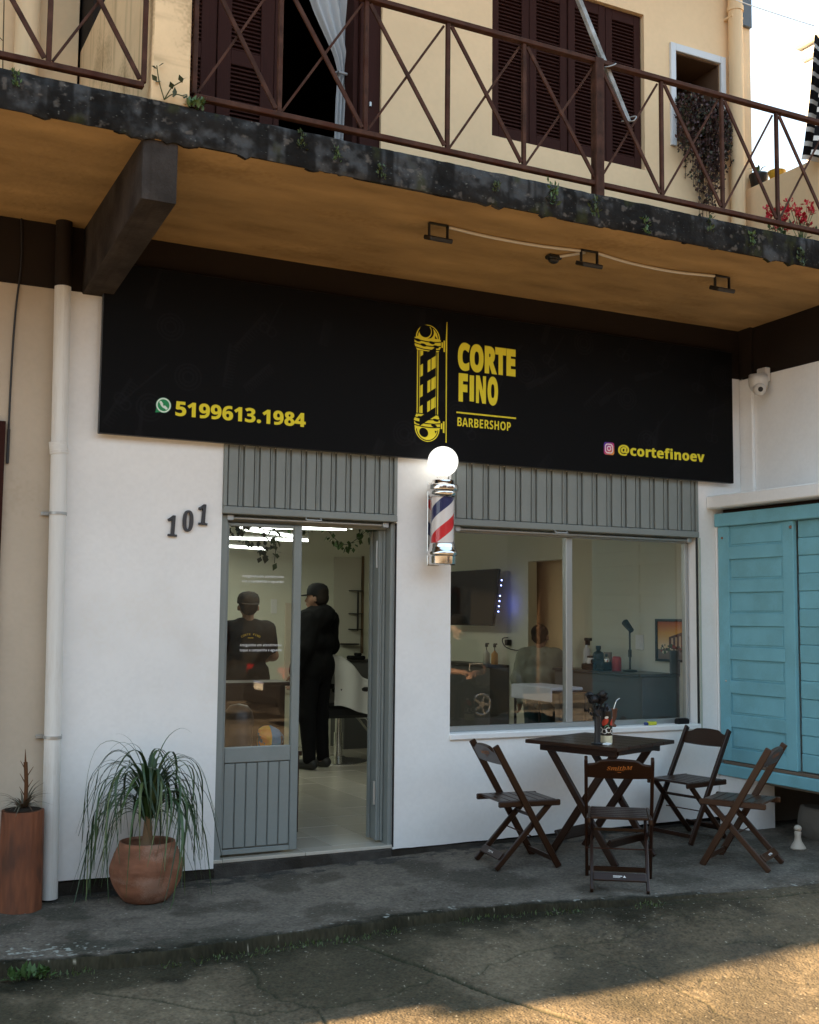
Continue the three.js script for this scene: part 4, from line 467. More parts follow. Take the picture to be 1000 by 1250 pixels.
// log planter with a dry bromeliad
{
  const p = thing('log_planter', 'tall reddish brown log planter with a withered spiky plant beside the downpipe', 'planter', [1.06, -0.13, 0.165]);
  const g = new THREE.CylinderGeometry(0.112, 0.12, 0.535, 72, 24).translate(0, 0.2675, 0), q = g.attributes.position; for (let i = 0; i < q.count; i++) { const x = q.getX(i), z = q.getZ(i), r = Math.hypot(x, z); if (r < 0.05) continue; const a = Math.atan2(z, x) / 6.2832 + 0.5, y = q.getY(i), k = 1 + 0.05 * (fbm(a * 14, y * 0.8, 3, 181, 14, 0) - 0.5) + 0.05 * (fbm(a * 34, y * 2, 2, 182, 34, 0) - 0.5); q.setXYZ(i, x * k, y + (y > 0.5 ? 0.012 * (vn(a * 9, 1, 183, 9) - 0.5) : 0), z * k); } g.computeVertexNormals();
  const bark = tex(512, 256, (u, v) => { const a = fbm(u * 16, v * 1.6, 4, 184, 16, 0), b = fbm(u * 48, v * 5, 4, 185, 48, 0), c = fbm(u * 7, v * 2, 3, 186, 7, 0); let k = [0.21, 0.068, 0.026].map((o, i) => lerp(o, [0.10, 0.034, 0.016][i], clamp(1.6 * (a - 0.25)))); k = k.map((o) => o * (0.65 + 0.7 * b)); const d = 0.7 * sstep(0.6, 0.8, c + 0.3 * (b - 0.5)); return k.map((o, i) => S(lerp(o, [0.03, 0.015, 0.009][i], d * 0.85))); }); bark.repeat.set(1, 1);
  part(p, 'log', plain(g), std(0xffffff, 0.72, { map: bark, bumpMap: tex(256, 256, (u, v) => fbm(u * 40, v * 5, 4, 187, 40, 0), false), bumpScale: 0.004 })); part(p, 'soil', lathe([[0, 0.545], [0.06, 0.545], [0.098, 0.537]], 20), M.soil);
  const dry = [smallLeaf([0.085, 0.05, 0.03]), smallLeaf([0.06, 0.07, 0.045]), smallLeaf([0.10, 0.09, 0.06])]; for (let i = 0; i < 46; i++) { const a = rr(0, 6.28), L = rr(0.08, 0.2), u = rr(0.2, 1.1), c = Math.cos(a), s = Math.sin(a) * 0.8; part(p, 'leaf', blade([[0.01 * c, 0.54, 0.01 * s], [L * 0.45 * c, 0.54 + 0.5 * L * u, L * 0.45 * s], [L * 0.95 * c, 0.545 + L * (u - 0.35), L * 0.95 * s]], (t) => 0.008 * (1 - t * 0.9), 7), dry[i % 3]); }
  part(p, 'flower_stalk', [tube([[0.01, 0.54, 0], [0.012, 0.66, 0.004], [0.004, 0.79, 0]], 0.011, 12, 7), rod([0.004, 0.785, 0], [0.0, 0.86, 0], 0.006, 6, 0.001), ...[0, 1, 2, 3, 4].map((k) => rod([0.01, 0.6 + k * 0.035, 0], [0.01 + (k % 2 ? 0.035 : -0.035), 0.66 + k * 0.035, 0.01], 0.004, 5, 0.001))], std([0.1, 0.045, 0.02], 0.85), 'dry upright flower stalk');
}
// white plaster ornament and stone block at the dark base
{
  const o = thing('plaster_ornament', 'chipped white plaster foot ornament standing before the low open base', 'ornament', [6.03, -0.068, 0.9], 0.6); part(o, 'body', [lathe([[0, 0], [0.055, 0.0], [0.05, 0.012], [0.026, 0.05], [0.02, 0.08], [0.024, 0.11], [0.016, 0.12], [0, 0.121]], 20).scale(1.25, 1, 1), ball(0.026, 0.004, 0.135, 0, 1.3, 0.9, 1), bx(0.015, 0.045, 0.12, 0.14, -0.012, 0.012, 0.004)], std([0.52, 0.46, 0.38], 0.8));
  const g = new THREE.IcosahedronGeometry(0.2, 4), q = g.attributes.position; for (let i = 0; i < q.count; i++) { const x = q.getX(i), y = q.getY(i), z = q.getZ(i), k = 1 + 0.25 * (fbm(x * 9 + 5, y * 9 + z * 7, 4, 191) - 0.5); q.setXYZ(i, x * k * 0.55, clamp(y * k, -0.16, 0.10), z * k * 1.25); } g.computeVertexNormals(); single('stone_block', 'rough stone block in the open base behind the plaster ornament', 'stone', plain(g.translate(6.42, 0.06, 0.78)), std([0.16, 0.145, 0.125], 0.95));
  single('blue_can', 'small blue and white can in the low open base', 'can', [lathe([[0, 0], [0.03, 0], [0.03, 0.09], [0.02, 0.1], [0, 0.1]], 20).translate(6.30, -0.075, 1.02)], std([0.1, 0.2, 0.4], 0.4));
}
// ------------------------------------------------------------ folding chairs and table
const engraved = canvasTex(256, 128, (c, W, H) => { c.clearRect(0, 0, W, H); c.fillStyle = '#a8672c'; c.font = 'italic bold 62px serif'; c.textAlign = 'center'; c.save(); c.transform(1, -0.06, 0, 1, 0, 8); c.fillText('SmithM', W / 2, 74); c.restore(); c.lineWidth = 4; c.strokeStyle = '#a8672c'; c.beginPath(); c.moveTo(86, 84); c.quadraticCurveTo(140, 74, 176, 82); c.stroke(); c.fillRect(112, 100, 36, 6); });
const plateMark = canvasTex(128, 64, (c, W, H) => { c.clearRect(0, 0, W, H); c.fillStyle = '#d8d6d2'; for (let i = 0; i < 8; i++) c.fillRect(8 + i * 10, 20, 8, 14); c.fillRect(8, 42, 62, 6); c.beginPath(); c.moveTo(92, 46); c.lineTo(104, 14); c.lineTo(118, 46); c.fill(); });
function makeChair(label, wd) {
  const c = thing('folding_chair', label, 'chair', [0, 0, 0], 0, 'folding chairs around the table'), k = 0.94, s = (a) => a.map((v) => v * k);
  for (const e of [-1, 1]) { part(c, 'post', bar(s([e * 0.2, 0.80, -0.26]), s([e * 0.2, 0.0, 0.20]), 0.02, 0.042, 0.004), wd); part(c, 'leg', bar(s([e * 0.168, 0.425, 0.165]), s([e * 0.168, 0.0, -0.24]), 0.02, 0.036, 0.004), wd); part(c, 'seat_rail', bx(k * e * 0.186 - 0.011, k * e * 0.186 + 0.011, 0.375, 0.412, -0.215, 0.205, 0.006), wd); }
  for (let i = 0; i < 6; i++) part(c, 'seat_slat', bx(-0.163, 0.163, 0.398, 0.413, -0.19 + i * 0.063, -0.19 + i * 0.063 + 0.056, 0.003), wd);
  const sh = new THREE.Shape(); sh.moveTo(-0.178, -0.05); sh.quadraticCurveTo(0, -0.062, 0.178, -0.05); sh.lineTo(0.178, 0.03); sh.quadraticCurveTo(0.135, 0.032, 0.115, 0.05); sh.quadraticCurveTo(0.10, 0.062, 0.08, 0.062); sh.quadraticCurveTo(0, 0.072, -0.08, 0.062); sh.quadraticCurveTo(-0.10, 0.062, -0.115, 0.05); sh.quadraticCurveTo(-0.135, 0.032, -0.178, 0.03); sh.closePath();
  const lean = Math.atan2(0.46, 0.80); const br = part(c, 'backrest', xf(extr(sh, 0.014, 0.003).translate(0, 0, -0.007), 0, 0.685, -0.216, -lean, 0, 0), wd); part(br, 'engraving', xf(quad(0.15, 0.075, 0, 0.012, 0).rotateY(Math.PI).translate(0, 0, -0.0112), 0, 0.685, -0.216, -lean, 0, 0), new THREE.MeshStandardMaterial({ map: engraved, transparent: true, alphaTest: 0.4, roughness: 0.6 }));
  const rb = part(c, 'rear_crossbar', xf(cbox(0.30, 0.052, 0.012, 0.003), 0, 0.075, -0.185, 0.75, 0, 0), wd); part(rb, 'maker_mark', xf(quad(0.085, 0.03, 0, 0, 0).rotateY(Math.PI).translate(0, 0, -0.0075), 0, 0.075, -0.185, 0.75, 0, 0), new THREE.MeshStandardMaterial({ map: plateMark, transparent: true, alphaTest: 0.4, roughness: 0.6 }));
  part(c, 'front_crossbar', bar([-0.185, 0.05, 0.155], [0.185, 0.05, 0.155], 0.03, 0.012), wd); part(c, 'stretcher', bar([-0.158, 0.30, 0.055], [0.158, 0.30, 0.055], 0.018, 0.012), wd); part(c, 'metal_rod', rod([-0.19, 0.2, -0.005], [0.19, 0.2, -0.005], 0.004, 8), M.rust);
  return c;
}
{
  const put = (c, x, z, a) => { c.position.set(x, walkY(x, z) + 0.001, z); c.rotation.y = a; };
  const L = makeChair('dark wooden folding chair below the shop window, side on to the table', M.darkwood); put(L, 4.03, 0.52, 1.437);
  const F = dup(L, [0, 0, 0], 0, 'dark wooden folding chair with engraved backrest turned towards the street'); put(F, 4.28, 1.225, 2.514);
  const B = dup(L, [0, 0, 0], 0, 'dark wooden folding chair against the white wall between table and turquoise shutters'); put(B, 5.54, 0.34, -1.40);
  const R = makeChair('lighter brown wooden folding chair standing clear of the wall by the turquoise shutters', M.midwood); put(R, 5.33, 1.1, -2.598);
  const t = thing('folding_table', 'square dark wooden folding table with crossed legs under the shop window', 'table', [4.62, 0, 0.58], 0.36), y0 = walkY(4.62, 0.58);
  t.position.y = y0; const H = 0.687 - y0; for (let i = 0; i < 5; i++) part(t, 'top_board', bx(-0.35 + i * 0.14 + 0.0006, -0.35 + (i + 1) * 0.14 - 0.0006, H - 0.024, H, -0.35, 0.35, 0.003), M.darkwood); part(t, 'apron', [bx(-0.27, -0.25, H - 0.07, H - 0.0245, -0.29, 0.29), bx(0.25, 0.27, H - 0.07, H - 0.0245, -0.29, 0.29), bx(-0.249, 0.249, H - 0.06, H - 0.0245, -0.30, -0.28), bx(-0.249, 0.249, H - 0.06, H - 0.0245, 0.28, 0.30)], M.darkwood);
  for (const e of [-1, 1]) { part(t, 'leg', bar([e * 0.225, H - 0.03, -0.26], [e * 0.225, 0, 0.26], 0.022, 0.05, 0.004), M.darkwood); part(t, 'leg', bar([e * 0.2, H - 0.03, 0.26], [e * 0.2, 0, -0.26], 0.022, 0.05, 0.004), M.darkwood); }
  part(t, 'stretcher', xf(cbox(0.46, 0.075, 0.018, 0.004), 0, 0.13, 0.20, 0.62, 0, 0), M.darkwood); part(t, 'stretcher', xf(cbox(0.40, 0.075, 0.018, 0.004), 0, 0.13, -0.20, -0.62, 0, 0), M.darkwood);
  // things on the table and on the sill
  const v = thing('slim_vase', 'slim black vase of black artificial roses on the table', 'vase', [4.44, 0.688, 0.80]); part(v, 'vase', lathe([[0, 0], [0.042, 0], [0.042, 0.006], [0.02, 0.012], [0.019, 0.2], [0.024, 0.215], [0.02, 0.215], [0.016, 0.19], [0, 0.19]], 24), M.black);
  for (let i = 0; i < 7; i++) { const a = i * 0.9, r = i ? 0.058 : 0.01, h = 0.27 + 0.045 * ((i * 37) % 5) / 4, cx = r * Math.cos(a) + (i === 1 ? -0.02 : 0.012), cz = r * Math.sin(a); const b = part(v, 'rose', [ball(0.028, cx, h, cz, 1, 0.85, 1, 10), ...leaves(14, () => { const q = rr(0, 6.28); return [cx + 0.017 * Math.cos(q), h - 0.014, cz + 0.017 * Math.sin(q), rr(0.1, 0.7), -q + 1.57]; }, 0.025, 0.034, 0.85)], std([0.012, 0.011, 0.012], 0.6)); part(b, 'stem', tube([[0, 0.18, 0], [cx * 0.5, 0.23, cz * 0.5], [cx, h, cz]], 0.003, 8, 5), M.black); }
  part(v, 'leaves', leaves(30, () => [rr(-0.06, 0.05), rr(0.16, 0.29), rr(-0.05, 0.05)], 0.03, 0.05, 0.5), std([0.014, 0.013, 0.014], 0.6, { side: THREE.DoubleSide }));
  const art = canvasTex(256, 256, (c, W, H) => { c.fillStyle = '#16130f'; c.fillRect(0, 0, W, H); c.fillStyle = '#e6d9b4'; c.fillRect(0, H * 0.76, W, H * 0.24); for (let r = 0; r < 4; r++) { const x = 32 + r * 64; c.fillStyle = '#c23a24'; c.beginPath(); c.ellipse(x - 4, 84, 20, 34, 0.6, 0, 7); c.fill(); c.fillStyle = '#e9e4da'; c.beginPath(); c.ellipse(x + 8, 48, 14, 10, -0.4, 0, 7); c.fill(); c.strokeStyle = '#eee9df'; c.lineWidth = 6; c.beginPath(); c.arc(x - 8, 160, 18, 0, 7); c.stroke(); c.beginPath(); c.arc(x + 22, 150, 20, 0, 7); c.stroke(); c.strokeStyle = '#5c9a7a'; c.beginPath(); c.moveTo(x - 8, 130); c.quadraticCurveTo(x + 18, 90, x + 24, 130); c.stroke(); } });
  const bt = thing('printed_bottle', 'stout dark bottle with red and white printed art and cream foot on the table', 'bottle', [4.535, 0.688, 0.765]); part(bt, 'body', plain(new THREE.CylinderGeometry(0.038, 0.038, 0.2, 32, 1, true)).translate(0, 0.1, 0), std(0xffffff, 0.35, { map: art })); part(bt, 'shoulder', lathe([[0.038, 0.2], [0.036, 0.215], [0.016, 0.235], [0.014, 0.25], [0, 0.25]], 28), M.black); part(bt, 'foot', lathe([[0, 0.0005], [0.033, 0.0005]], 24), M.paper);
  single('paper_napkin', 'crumpled white paper scrap beside the vase on the table', 'paper', xf(cbox(0.055, 0.008, 0.04, 0.003), 4.47, 0.6925, 0.86, 0.08, 0.5, 0.05), M.paper);
  const cup = thing('mate_cup', 'brown footed cup with a metal straw on the window sill', 'cup', [5.175, 0.7, -0.035]); part(cup, 'cup', lathe([[0, 0], [0.032, 0], [0.034, 0.01], [0.02, 0.025], [0.026, 0.04], [0.036, 0.07], [0.04, 0.11], [0.046, 0.125], [0.044, 0.128], [0.034, 0.11], [0.03, 0.07], [0, 0.06]], 28), std([0.16, 0.06, 0.03], 0.55)); part(cup, 'straw', tube([[0.0, 0.07, 0], [0.03, 0.15, 0.0], [0.05, 0.19, 0.0], [0.075, 0.2, 0.0]], 0.004, 12, 6), M.chrome);
  const tm = thing('yellow_gadget', 'small yellow and blue plastic gadget on the window sill', 'gadget', [5.52, 0.7, -0.02]); part(tm, 'body', bx(-0.03, 0.045, 0, 0.026, -0.018, 0.018, 0.006), std([0.6, 0.62, 0.05], 0.45)); part(tm, 'end_cap', bx(-0.058, -0.0305, 0, 0.022, -0.016, 0.016, 0.006), std([0.03, 0.06, 0.2], 0.45)); part(tm, 'label_strip', bx(-0.005, 0.03, 0.0262, 0.0275, -0.012, 0.012, 0.0004), std([0.08, 0.25, 0.1], 0.5));
  single('black_box', 'small black plastic box at the corner of the window sill', 'box', [bx(5.76, 5.87, 0.7, 0.735, -0.05, 0.0, 0.006), bx(5.77, 5.86, 0.7352, 0.74, -0.045, -0.005, 0.002)], M.blackMatt);
}
// ------------------------------------------------------------ room behind the shop front
{
  const rw = new THREE.Shape([[0.16, -0.01], [2.13, -0.01], [2.13, 2.03], [2.74, 2.03], [2.74, -0.01], [5.5, -0.01], [5.5, 2.52], [0.16, 2.52]].map((p) => new THREE.Vector2(...p)));
  part(bld, 'interior_wall', uvBox(extr(rw, 0.1).rotateY(Math.PI / 2).translate(6.2, 0, 0)), M.intWall); part(bld, 'interior_wall', bx(1.25, 6.31, -0.01, 2.52, -5.62, -5.5), M.intWall); part(bld, 'interior_wall', bx(1.22, 1.35, -0.01, 2.52, -5.5, -0.15), M.intWall);
  part(bld, 'interior_wall', [bx(1.351, 2.2, -0.01, 2.52, -0.163, -0.1485), bx(3.4, 3.815, -0.01, 2.52, -0.163, -0.1485), bx(3.815, 5.955, -0.01, 0.65, -0.163, -0.1485), bx(5.955, 6.199, -0.01, 2.52, -0.163, -0.1485), bx(2.2, 3.4, 2.1, 2.52, -0.163, -0.15), bx(3.815, 5.955, 2.1, 2.52, -0.163, -0.15)], M.intWall);
  part(bld, 'interior_ceiling', bx(1.22, 6.31, 2.521, 2.6, -5.62, -0.149), M.intCeil);
  part(bld, 'passage', [bx(6.301, 7.79, -0.02, 2.5, -3.3, -3.2), bx(6.301, 7.79, -0.02, 2.5, -1.9, -1.8), bx(6.301, 7.79, 2.4, 2.5, -3.199, -1.901), bx(7.4, 7.5, -0.02, 2.399, -3.199, -1.901), bx(6.301, 7.39, -0.1, -0.021, -3.199, -1.901)], std([0.16, 0.085, 0.045], 0.85), 'dark brown passage behind the inner doorway');
  part(bld, 'passage_door', bx(6.9, 6.94, 0.0, 1.86, -3.15, -1.95), M.black);
  part(bld, 'annex_wall', [bx(7.8, 8, -0.3, 3.8, -7.2, -0.001), bx(6.581, 7.799, -0.3, 3.8, -0.15, -0.001), bx(6.581, 7.799, -0.3, 3.8, -7.2, -7.0), bx(6.581, 8, 3.801, 3.9, -7.2, -0.001)], M.white);
  const fl = part(bld, 'room_floor', bx(1.25, 6.3, -0.25, -0.008, -5.6, -0.141), std([0.16, 0.15, 0.13], 0.9));
  const tg = cbox(0.327, 0.012, 0.327, 0.002), tm = [[0.50, 0.46, 0.39], [0.47, 0.43, 0.365], [0.53, 0.49, 0.42]].map((c) => phys(c, 0.22, { clearcoat: 0.4, clearcoatRoughness: 0.15 })); let n = 0;
  for (let j = 0; j < 17; j++) for (let i = 0; i < 14; i++) { const x = 1.55 + i * 0.33, z = -0.304 - j * 0.33; const near = x > 1.9 + (-z) * 0.25 && x < 3.75 + (-z) * 0.55; if (!near) continue; const m = part(fl, 'floor_tile', tg, tm[(i * 7 + j * 3) % 3]); m.position.set(x, -0.003 + 0.0006 * ((i * 5 + j * 3) % 4), z); n++; }
  part(bld, 'threshold_tile', bx(2.201, 2.795, -0.0175, 0.004, -0.138, -0.006), tm[0]); part(bld, 'threshold_tile', bx(2.798, 3.399, -0.0175, 0.004, -0.138, -0.006), tm[2]);
}
// fluorescent tubes and leaf garland
{
  const T = [[[3.1, -4.1], [4.13, -4.55]], [[2.95, -3.74], [4.19, -3.52]], [[3.30, -2.81], [4.02, -3.42]], [[3.3, -2.92], [4.17, -2.56]], [[3.52, -2.05], [4.13, -2.35]], [[3.1, -5.1], [3.85, -5.35]]];
  const glow = std([0.9, 0.9, 0.88], 0.4, { emissive: lin(0.92, 1, 0.9), emissiveIntensity: 1.3 });
  const lab = ['lit fluorescent tube hung close to the rear wall of the shop', 'long lit fluorescent tube in the middle of the zigzag ceiling lights', 'lit fluorescent tube slanting between two others under the shop ceiling', 'lit fluorescent tube crossing above the hooded man', 'lit fluorescent tube hung closest to the shop entrance', 'lit fluorescent tube at the start of the ceiling zigzag'];
  T.forEach(([a, b], i) => { const ty = [2.165, 2.2, 2.225, 2.25, 2.245, 2.2][i]; const t = thing('fluorescent_tube', lab[i], 'lamp', [0, 0, 0], 0, 'zigzag of fluorescent tubes'); part(t, 'tube', rod([a[0], ty, a[1]], [b[0], ty, b[1]], 0.012, 14), glow); part(t, 'batten', bar([a[0], ty + 0.026, a[1]], [b[0], ty + 0.026, b[1]], 0.03, 0.02, 0.002, [0, 1, 0]), M.whitePlain); part(t, 'hanger', [rod([a[0], ty + 0.03, a[1]], [a[0], 2.521, a[1]], 0.003, 6), rod([b[0], ty + 0.03, b[1]], [b[0], 2.521, b[1]], 0.003, 6)], M.alu); });
  for (const [x, z] of [[3.7, -4.2], [3.8, -2.8]]) { const r = new THREE.RectAreaLight(lin(0.94, 1, 0.80), 0.9, 1.1, 0.5); r.position.set(x, 2.14, z); r.rotation.x = -Math.PI / 2; scene.add(r); }
  const gm = [smallLeaf([0.05, 0.10, 0.022]), smallLeaf([0.022, 0.04, 0.015])], str = [[[3.0, 2.4, -3.6], [3.6, 2.28, -3.3], [4.2, 2.4, -2.9]], [[3.3, 2.42, -4.6], [3.9, 2.25, -4.4], [4.5, 2.4, -4.2]], [[4.2, 2.4, -3.3], [4.6, 2.18, -3.6], [5.0, 2.36, -3.9]], [[2.6, 2.35, -2.2], [2.95, 2.18, -2.0], [3.2, 2.3, -1.9]], [[3.72, 2.3, -1.05], [3.72, 2.05, -1.04], [3.70, 1.75, -1.02]], [[3.80, 2.3, -1.15], [3.80, 2.1, -1.15], [3.79, 1.86, -1.12]], [[3.13, 2.2, -1.6], [3.15, 2.05, -1.6], [3.14, 1.88, -1.6]], [[3.05, 2.2, -1.62], [3.06, 2.08, -1.62], [3.05, 1.95, -1.6]], [[3.1, 2.42, -4.0], [3.4, 2.2, -4.6], [3.9, 2.36, -5.0]], [[4.4, 2.4, -3.0], [4.7, 2.3, -3.1], [5.1, 2.38, -3.2]]];
  const wh = ['over the entrance zigzag', 'under the middle tubes', 'drooping beside the hooded man', 'just inside the glass door', 'hanging longest at the door jamb', 'hanging short at the door jamb', 'dangling behind the lettered pane', 'dangling short behind the lettered pane', 'towards the rear wall', 'at the end of the shortest tube'];
  str.forEach((s, i) => { const g = thing('leaf_garland', 'garland of small green artificial leaves ' + wh[i], 'garland', [0, 0, 0], 0, 'leaf garlands under the shop ceiling'), c = new THREE.CatmullRomCurve3(s.map(V)); part(g, 'vine', plain(new THREE.TubeGeometry(c, 16, 0.003, 5)), gm[1]); part(g, 'leaves', leaves(i > 3 && i < 8 ? 20 : 46, () => { const p = c.getPoint(rnd()); return [p.x + rr(-0.04, 0.04), p.y + rr(-0.04, 0.02), p.z + rr(-0.04, 0.04), rr(1.6, 3.2)]; }, 0.045, 0.07, 0.75), gm[i % 2]); });
}
// furniture and things in the room
{
  const gy = std([0.085, 0.085, 0.085], 0.5);
  const ct = thing('wall_counter', 'dark grey counter against the white inner wall, set with grooming bottles', 'counter'); part(ct, 'cabinet', bx(5.82, 6.195, 0, 1.02, -1.72, -0.5), gy); part(ct, 'worktop', bx(5.80, 6.195, 1.021, 1.045, -1.73, -0.49), std([0.06, 0.06, 0.06], 0.3)); part(ct, 'end_panel', bx(6.1, 6.195, 1.0455, 1.23, -0.51, -0.49), gy);
  const it = (name, label, cat, x, y, z, prof, mat, cap) => { const o = thing(name, label, cat, [x, y, z]); part(o, 'body', lathe(prof, 20), mat); if (cap) part(o, 'cap', lathe(cap, 16), M.black); return o; };
  const bot = (r, h) => [[0, 0], [r, 0], [r, h * 0.62], [r * 0.8, h * 0.72], [r * 0.35, h * 0.78], [r * 0.35, h * 0.85], [0, h * 0.85]], cp = (r, h) => [[0, h * 0.85], [r * 0.45, h * 0.85], [r * 0.45, h], [0, h]];
  const sp = it('spray_bottle', 'tall white spray bottle on the grey counter', 'bottle', 5.95, 1.046, -1.42, bot(0.032, 0.24), std([0.6, 0.62, 0.62], 0.4), cp(0.032, 0.24)); part(sp, 'trigger', [bx(-0.015, 0.015, 0.24, 0.265, -0.02, 0.06), bx(-0.008, 0.008, 0.2, 0.24, 0.03, 0.04)], M.black);
  it('black_bottle', 'squat black bottle beside the white spray bottle', 'bottle', 5.97, 1.046, -1.28, bot(0.05, 0.2), M.black, cp(0.05, 0.2)); it('powder_tin', 'white powder tin on the grey counter', 'tin', 5.9, 1.046, -1.30, [[0, 0], [0.03, 0], [0.03, 0.1], [0, 0.1]], M.paper, [[0, 0.1], [0.03, 0.1], [0.028, 0.115], [0, 0.117]]); it('silver_bottle', 'small silver bottle on the grey counter', 'bottle', 5.92, 1.046, -1.1, bot(0.026, 0.14), M.chrome, cp(0.026, 0.14)); it('red_jar', 'red jar on the grey counter by the lamp stand', 'jar', 5.95, 1.046, -1.0, [[0, 0], [0.04, 0], [0.04, 0.1], [0.03, 0.12], [0, 0.12]], std([0.35, 0.02, 0.02], 0.4)); it('brush_jar', 'clear brown jar of brushes on the grey counter', 'jar', 5.98, 1.046, -1.16, [[0, 0], [0.035, 0], [0.035, 0.15], [0, 0.15]], std([0.2, 0.14, 0.09], 0.4)); it('red_tin', 'small red tin at the end of the grey counter', 'tin', 5.9, 1.046, -1.62, [[0, 0], [0.035, 0], [0.035, 0.06], [0, 0.06]], std([0.3, 0.03, 0.03], 0.4));
  const cl = thing('hair_clipper', 'black hair clippers lying in a heap on the grey counter', 'clippers', [5.92, 1.046, -1.2]); part(cl, 'body', [bx(-0.07, 0.07, 0, 0.05, -0.17, 0.02, 0.01), bx(-0.05, 0.05, 0.05, 0.09, -0.06, 0.1, 0.01), bx(-0.08, 0.03, 0, 0.07, 0.06, 0.15, 0.01)], M.blackMatt);
  const ls = thing('lamp_stand', 'slim black desk lamp with tilted head on the grey counter', 'lamp', [5.98, 1.046, -0.86]); part(ls, 'base', lathe([[0, 0], [0.06, 0], [0.06, 0.012], [0.01, 0.02], [0, 0.02]], 24), M.black); part(ls, 'pole', [rod([0, 0.02, 0], [0, 0.34, 0], 0.008), rod([0, 0.12, 0], [0, 0.18, 0], 0.015)], M.black); part(ls, 'head', xf(plain(new THREE.CylinderGeometry(0.03, 0.022, 0.11, 16)), 0, 0.37, -0.02, -0.9, 0, 0), M.black);
  single('socket_plate', 'white socket plate on the inner wall above the grey counter', 'socket', [bx(6.192, 6.199, 1.22, 1.345, -1.06, -0.955, 0.002), bx(6.188, 6.1915, 1.24, 1.27, -1.03, -0.99, 0.001), bx(6.188, 6.1915, 1.29, 1.32, -1.03, -0.99, 0.001)], M.whitePlain);
  const pic = canvasTex(256, 192, (c, W, H) => { const g = c.createLinearGradient(0, 0, 0, H * 0.6); g.addColorStop(0, '#b5562e'); g.addColorStop(0.5, '#dfa04a'); g.addColorStop(1, '#e6c79a'); c.fillStyle = g; c.fillRect(0, 0, W, H); c.fillStyle = '#7b6a60'; c.fillRect(0, H * 0.74, W, H); c.fillStyle = '#5d3327'; c.beginPath(); c.moveTo(W, 20); c.lineTo(70, 80); c.lineTo(70, 150); c.lineTo(W, 160); c.fill(); c.fillStyle = '#caa98c'; for (let i = 0; i < 7; i++) c.fillRect(84 + i * 24, 84 - i * 5, 12, 44 + i * 4); for (let i = 0; i < 60; i++) { c.fillStyle = ['#8f2f24', '#d9c9b0', '#4a5a3a', '#3a2c2a'][i % 4]; c.beginPath(); c.arc(20 + h2(i, 1, 3) * 200, 120 + h2(i, 2, 3) * 40, 3 + 6 * h2(i, 3, 3), 0, 7); c.fill(); } });
  const pf = thing('framed_picture', 'framed picture of an orange evening street on the inner wall', 'picture'); part(pf, 'frame', [bx(6.17, 6.198, 1.135, 1.155, -0.775, -0.22), bx(6.17, 6.198, 1.46, 1.48, -0.775, -0.22), bx(6.17, 6.198, 1.155, 1.46, -0.775, -0.755), bx(6.17, 6.198, 1.155, 1.46, -0.24, -0.22)], M.black); part(pf, 'print', quad(0.515, 0.305).rotateY(-Math.PI / 2).translate(6.185, 1.3075, -0.4975), std(0xffffff, 0.6, { map: pic }));
  const tv = thing('television', 'large black wall television tilted forward on the inner wall', 'television', [6.02, 1.68, -3.55]); part(tv, 'screen', xf(cbox(0.04, 0.57, 1.02, 0.006), 0, 0, 0, 0, 0, -0.12), phys([0.005, 0.005, 0.006], 0.5, { specularIntensity: 0.3 })); part(tv, 'wall_arm', bx(0.03, 0.178, -0.05, 0.05, -0.06, 0.06), M.black);
  const led = std([0.2, 0.25, 0.6], 0.5, { emissive: lin(0.25, 0.35, 1), emissiveIntensity: 2 }); for (let i = 0; i < 7; i++) { const y = 0.17 - i * 0.052; if (i !== 2) part(tv, 'led', ball(0.007, 0.03 - 0.12 * y * -1, y, 0.525, 1, 1, 1, 8), led); } const bl = new THREE.PointLight(lin(0.12, 0.16, 1), 0.003, 0, 2); bl.position.set(6.08, 1.60, -3.0); bl.castShadow = true; scene.add(bl);
  const bs = thing('drinks_shelf', 'dark shelf under the television with soap bottles', 'shelf'); part(bs, 'board', bx(5.95, 6.195, 0.98, 1.01, -4.2, -3.08), M.black); part(bs, 'cabinet', bx(5.97, 6.195, 0, 0.979, -4.2, -3.08), gy);
  const pb = (name, label, z, col) => { const o = it(name, label, 'bottle', 6.08, 1.011, z, bot(0.035, 0.16), std(col, 0.3), cp(0.035, 0.2)); part(o, 'pump', [rod([0, 0.13, 0], [0, 0.2, 0], 0.005), bx(-0.01, 0.01, 0.195, 0.21, -0.01, 0.04)], M.black); }; pb('pump_bottle', 'pale pump bottle on the dark shelf under the television', -3.33, [0.5, 0.5, 0.42]); pb('pump_bottle', 'amber pump bottle on the dark shelf under the television', -3.17, [0.5, 0.25, 0.05]);
  single('wall_hook', 'black wall hook with a looped cable under the television', 'hook', [tube([[6.19, 1.28, -3.1], [6.13, 1.27, -3.1], [6.12, 1.2, -3.05], [6.15, 1.16, -2.9], [6.17, 1.17, -2.8]], 0.006, 20), bx(6.15, 6.195, 1.2, 1.26, -3.1, -3.04, 0.005)], M.black);
  const bb = thing('bare_bulb', 'small warm lit bulb in the dark passage', 'lamp', [6.62, 2.03, -2.98]); part(bb, 'bulb', ball(0.022, 0, 0, 0), std([0.9, 0.8, 0.6], 0.4, { emissive: lin(1, 0.72, 0.36), emissiveIntensity: 3 })); part(bb, 'socket', rod([0, 0.02, 0], [0, 0.36, 0], 0.008), M.black); const wl = new THREE.PointLight(lin(1, 0.62, 0.3), 0.05, 0, 2); wl.position.set(6.62, 2.03, -2.98); wl.castShadow = true; scene.add(wl);
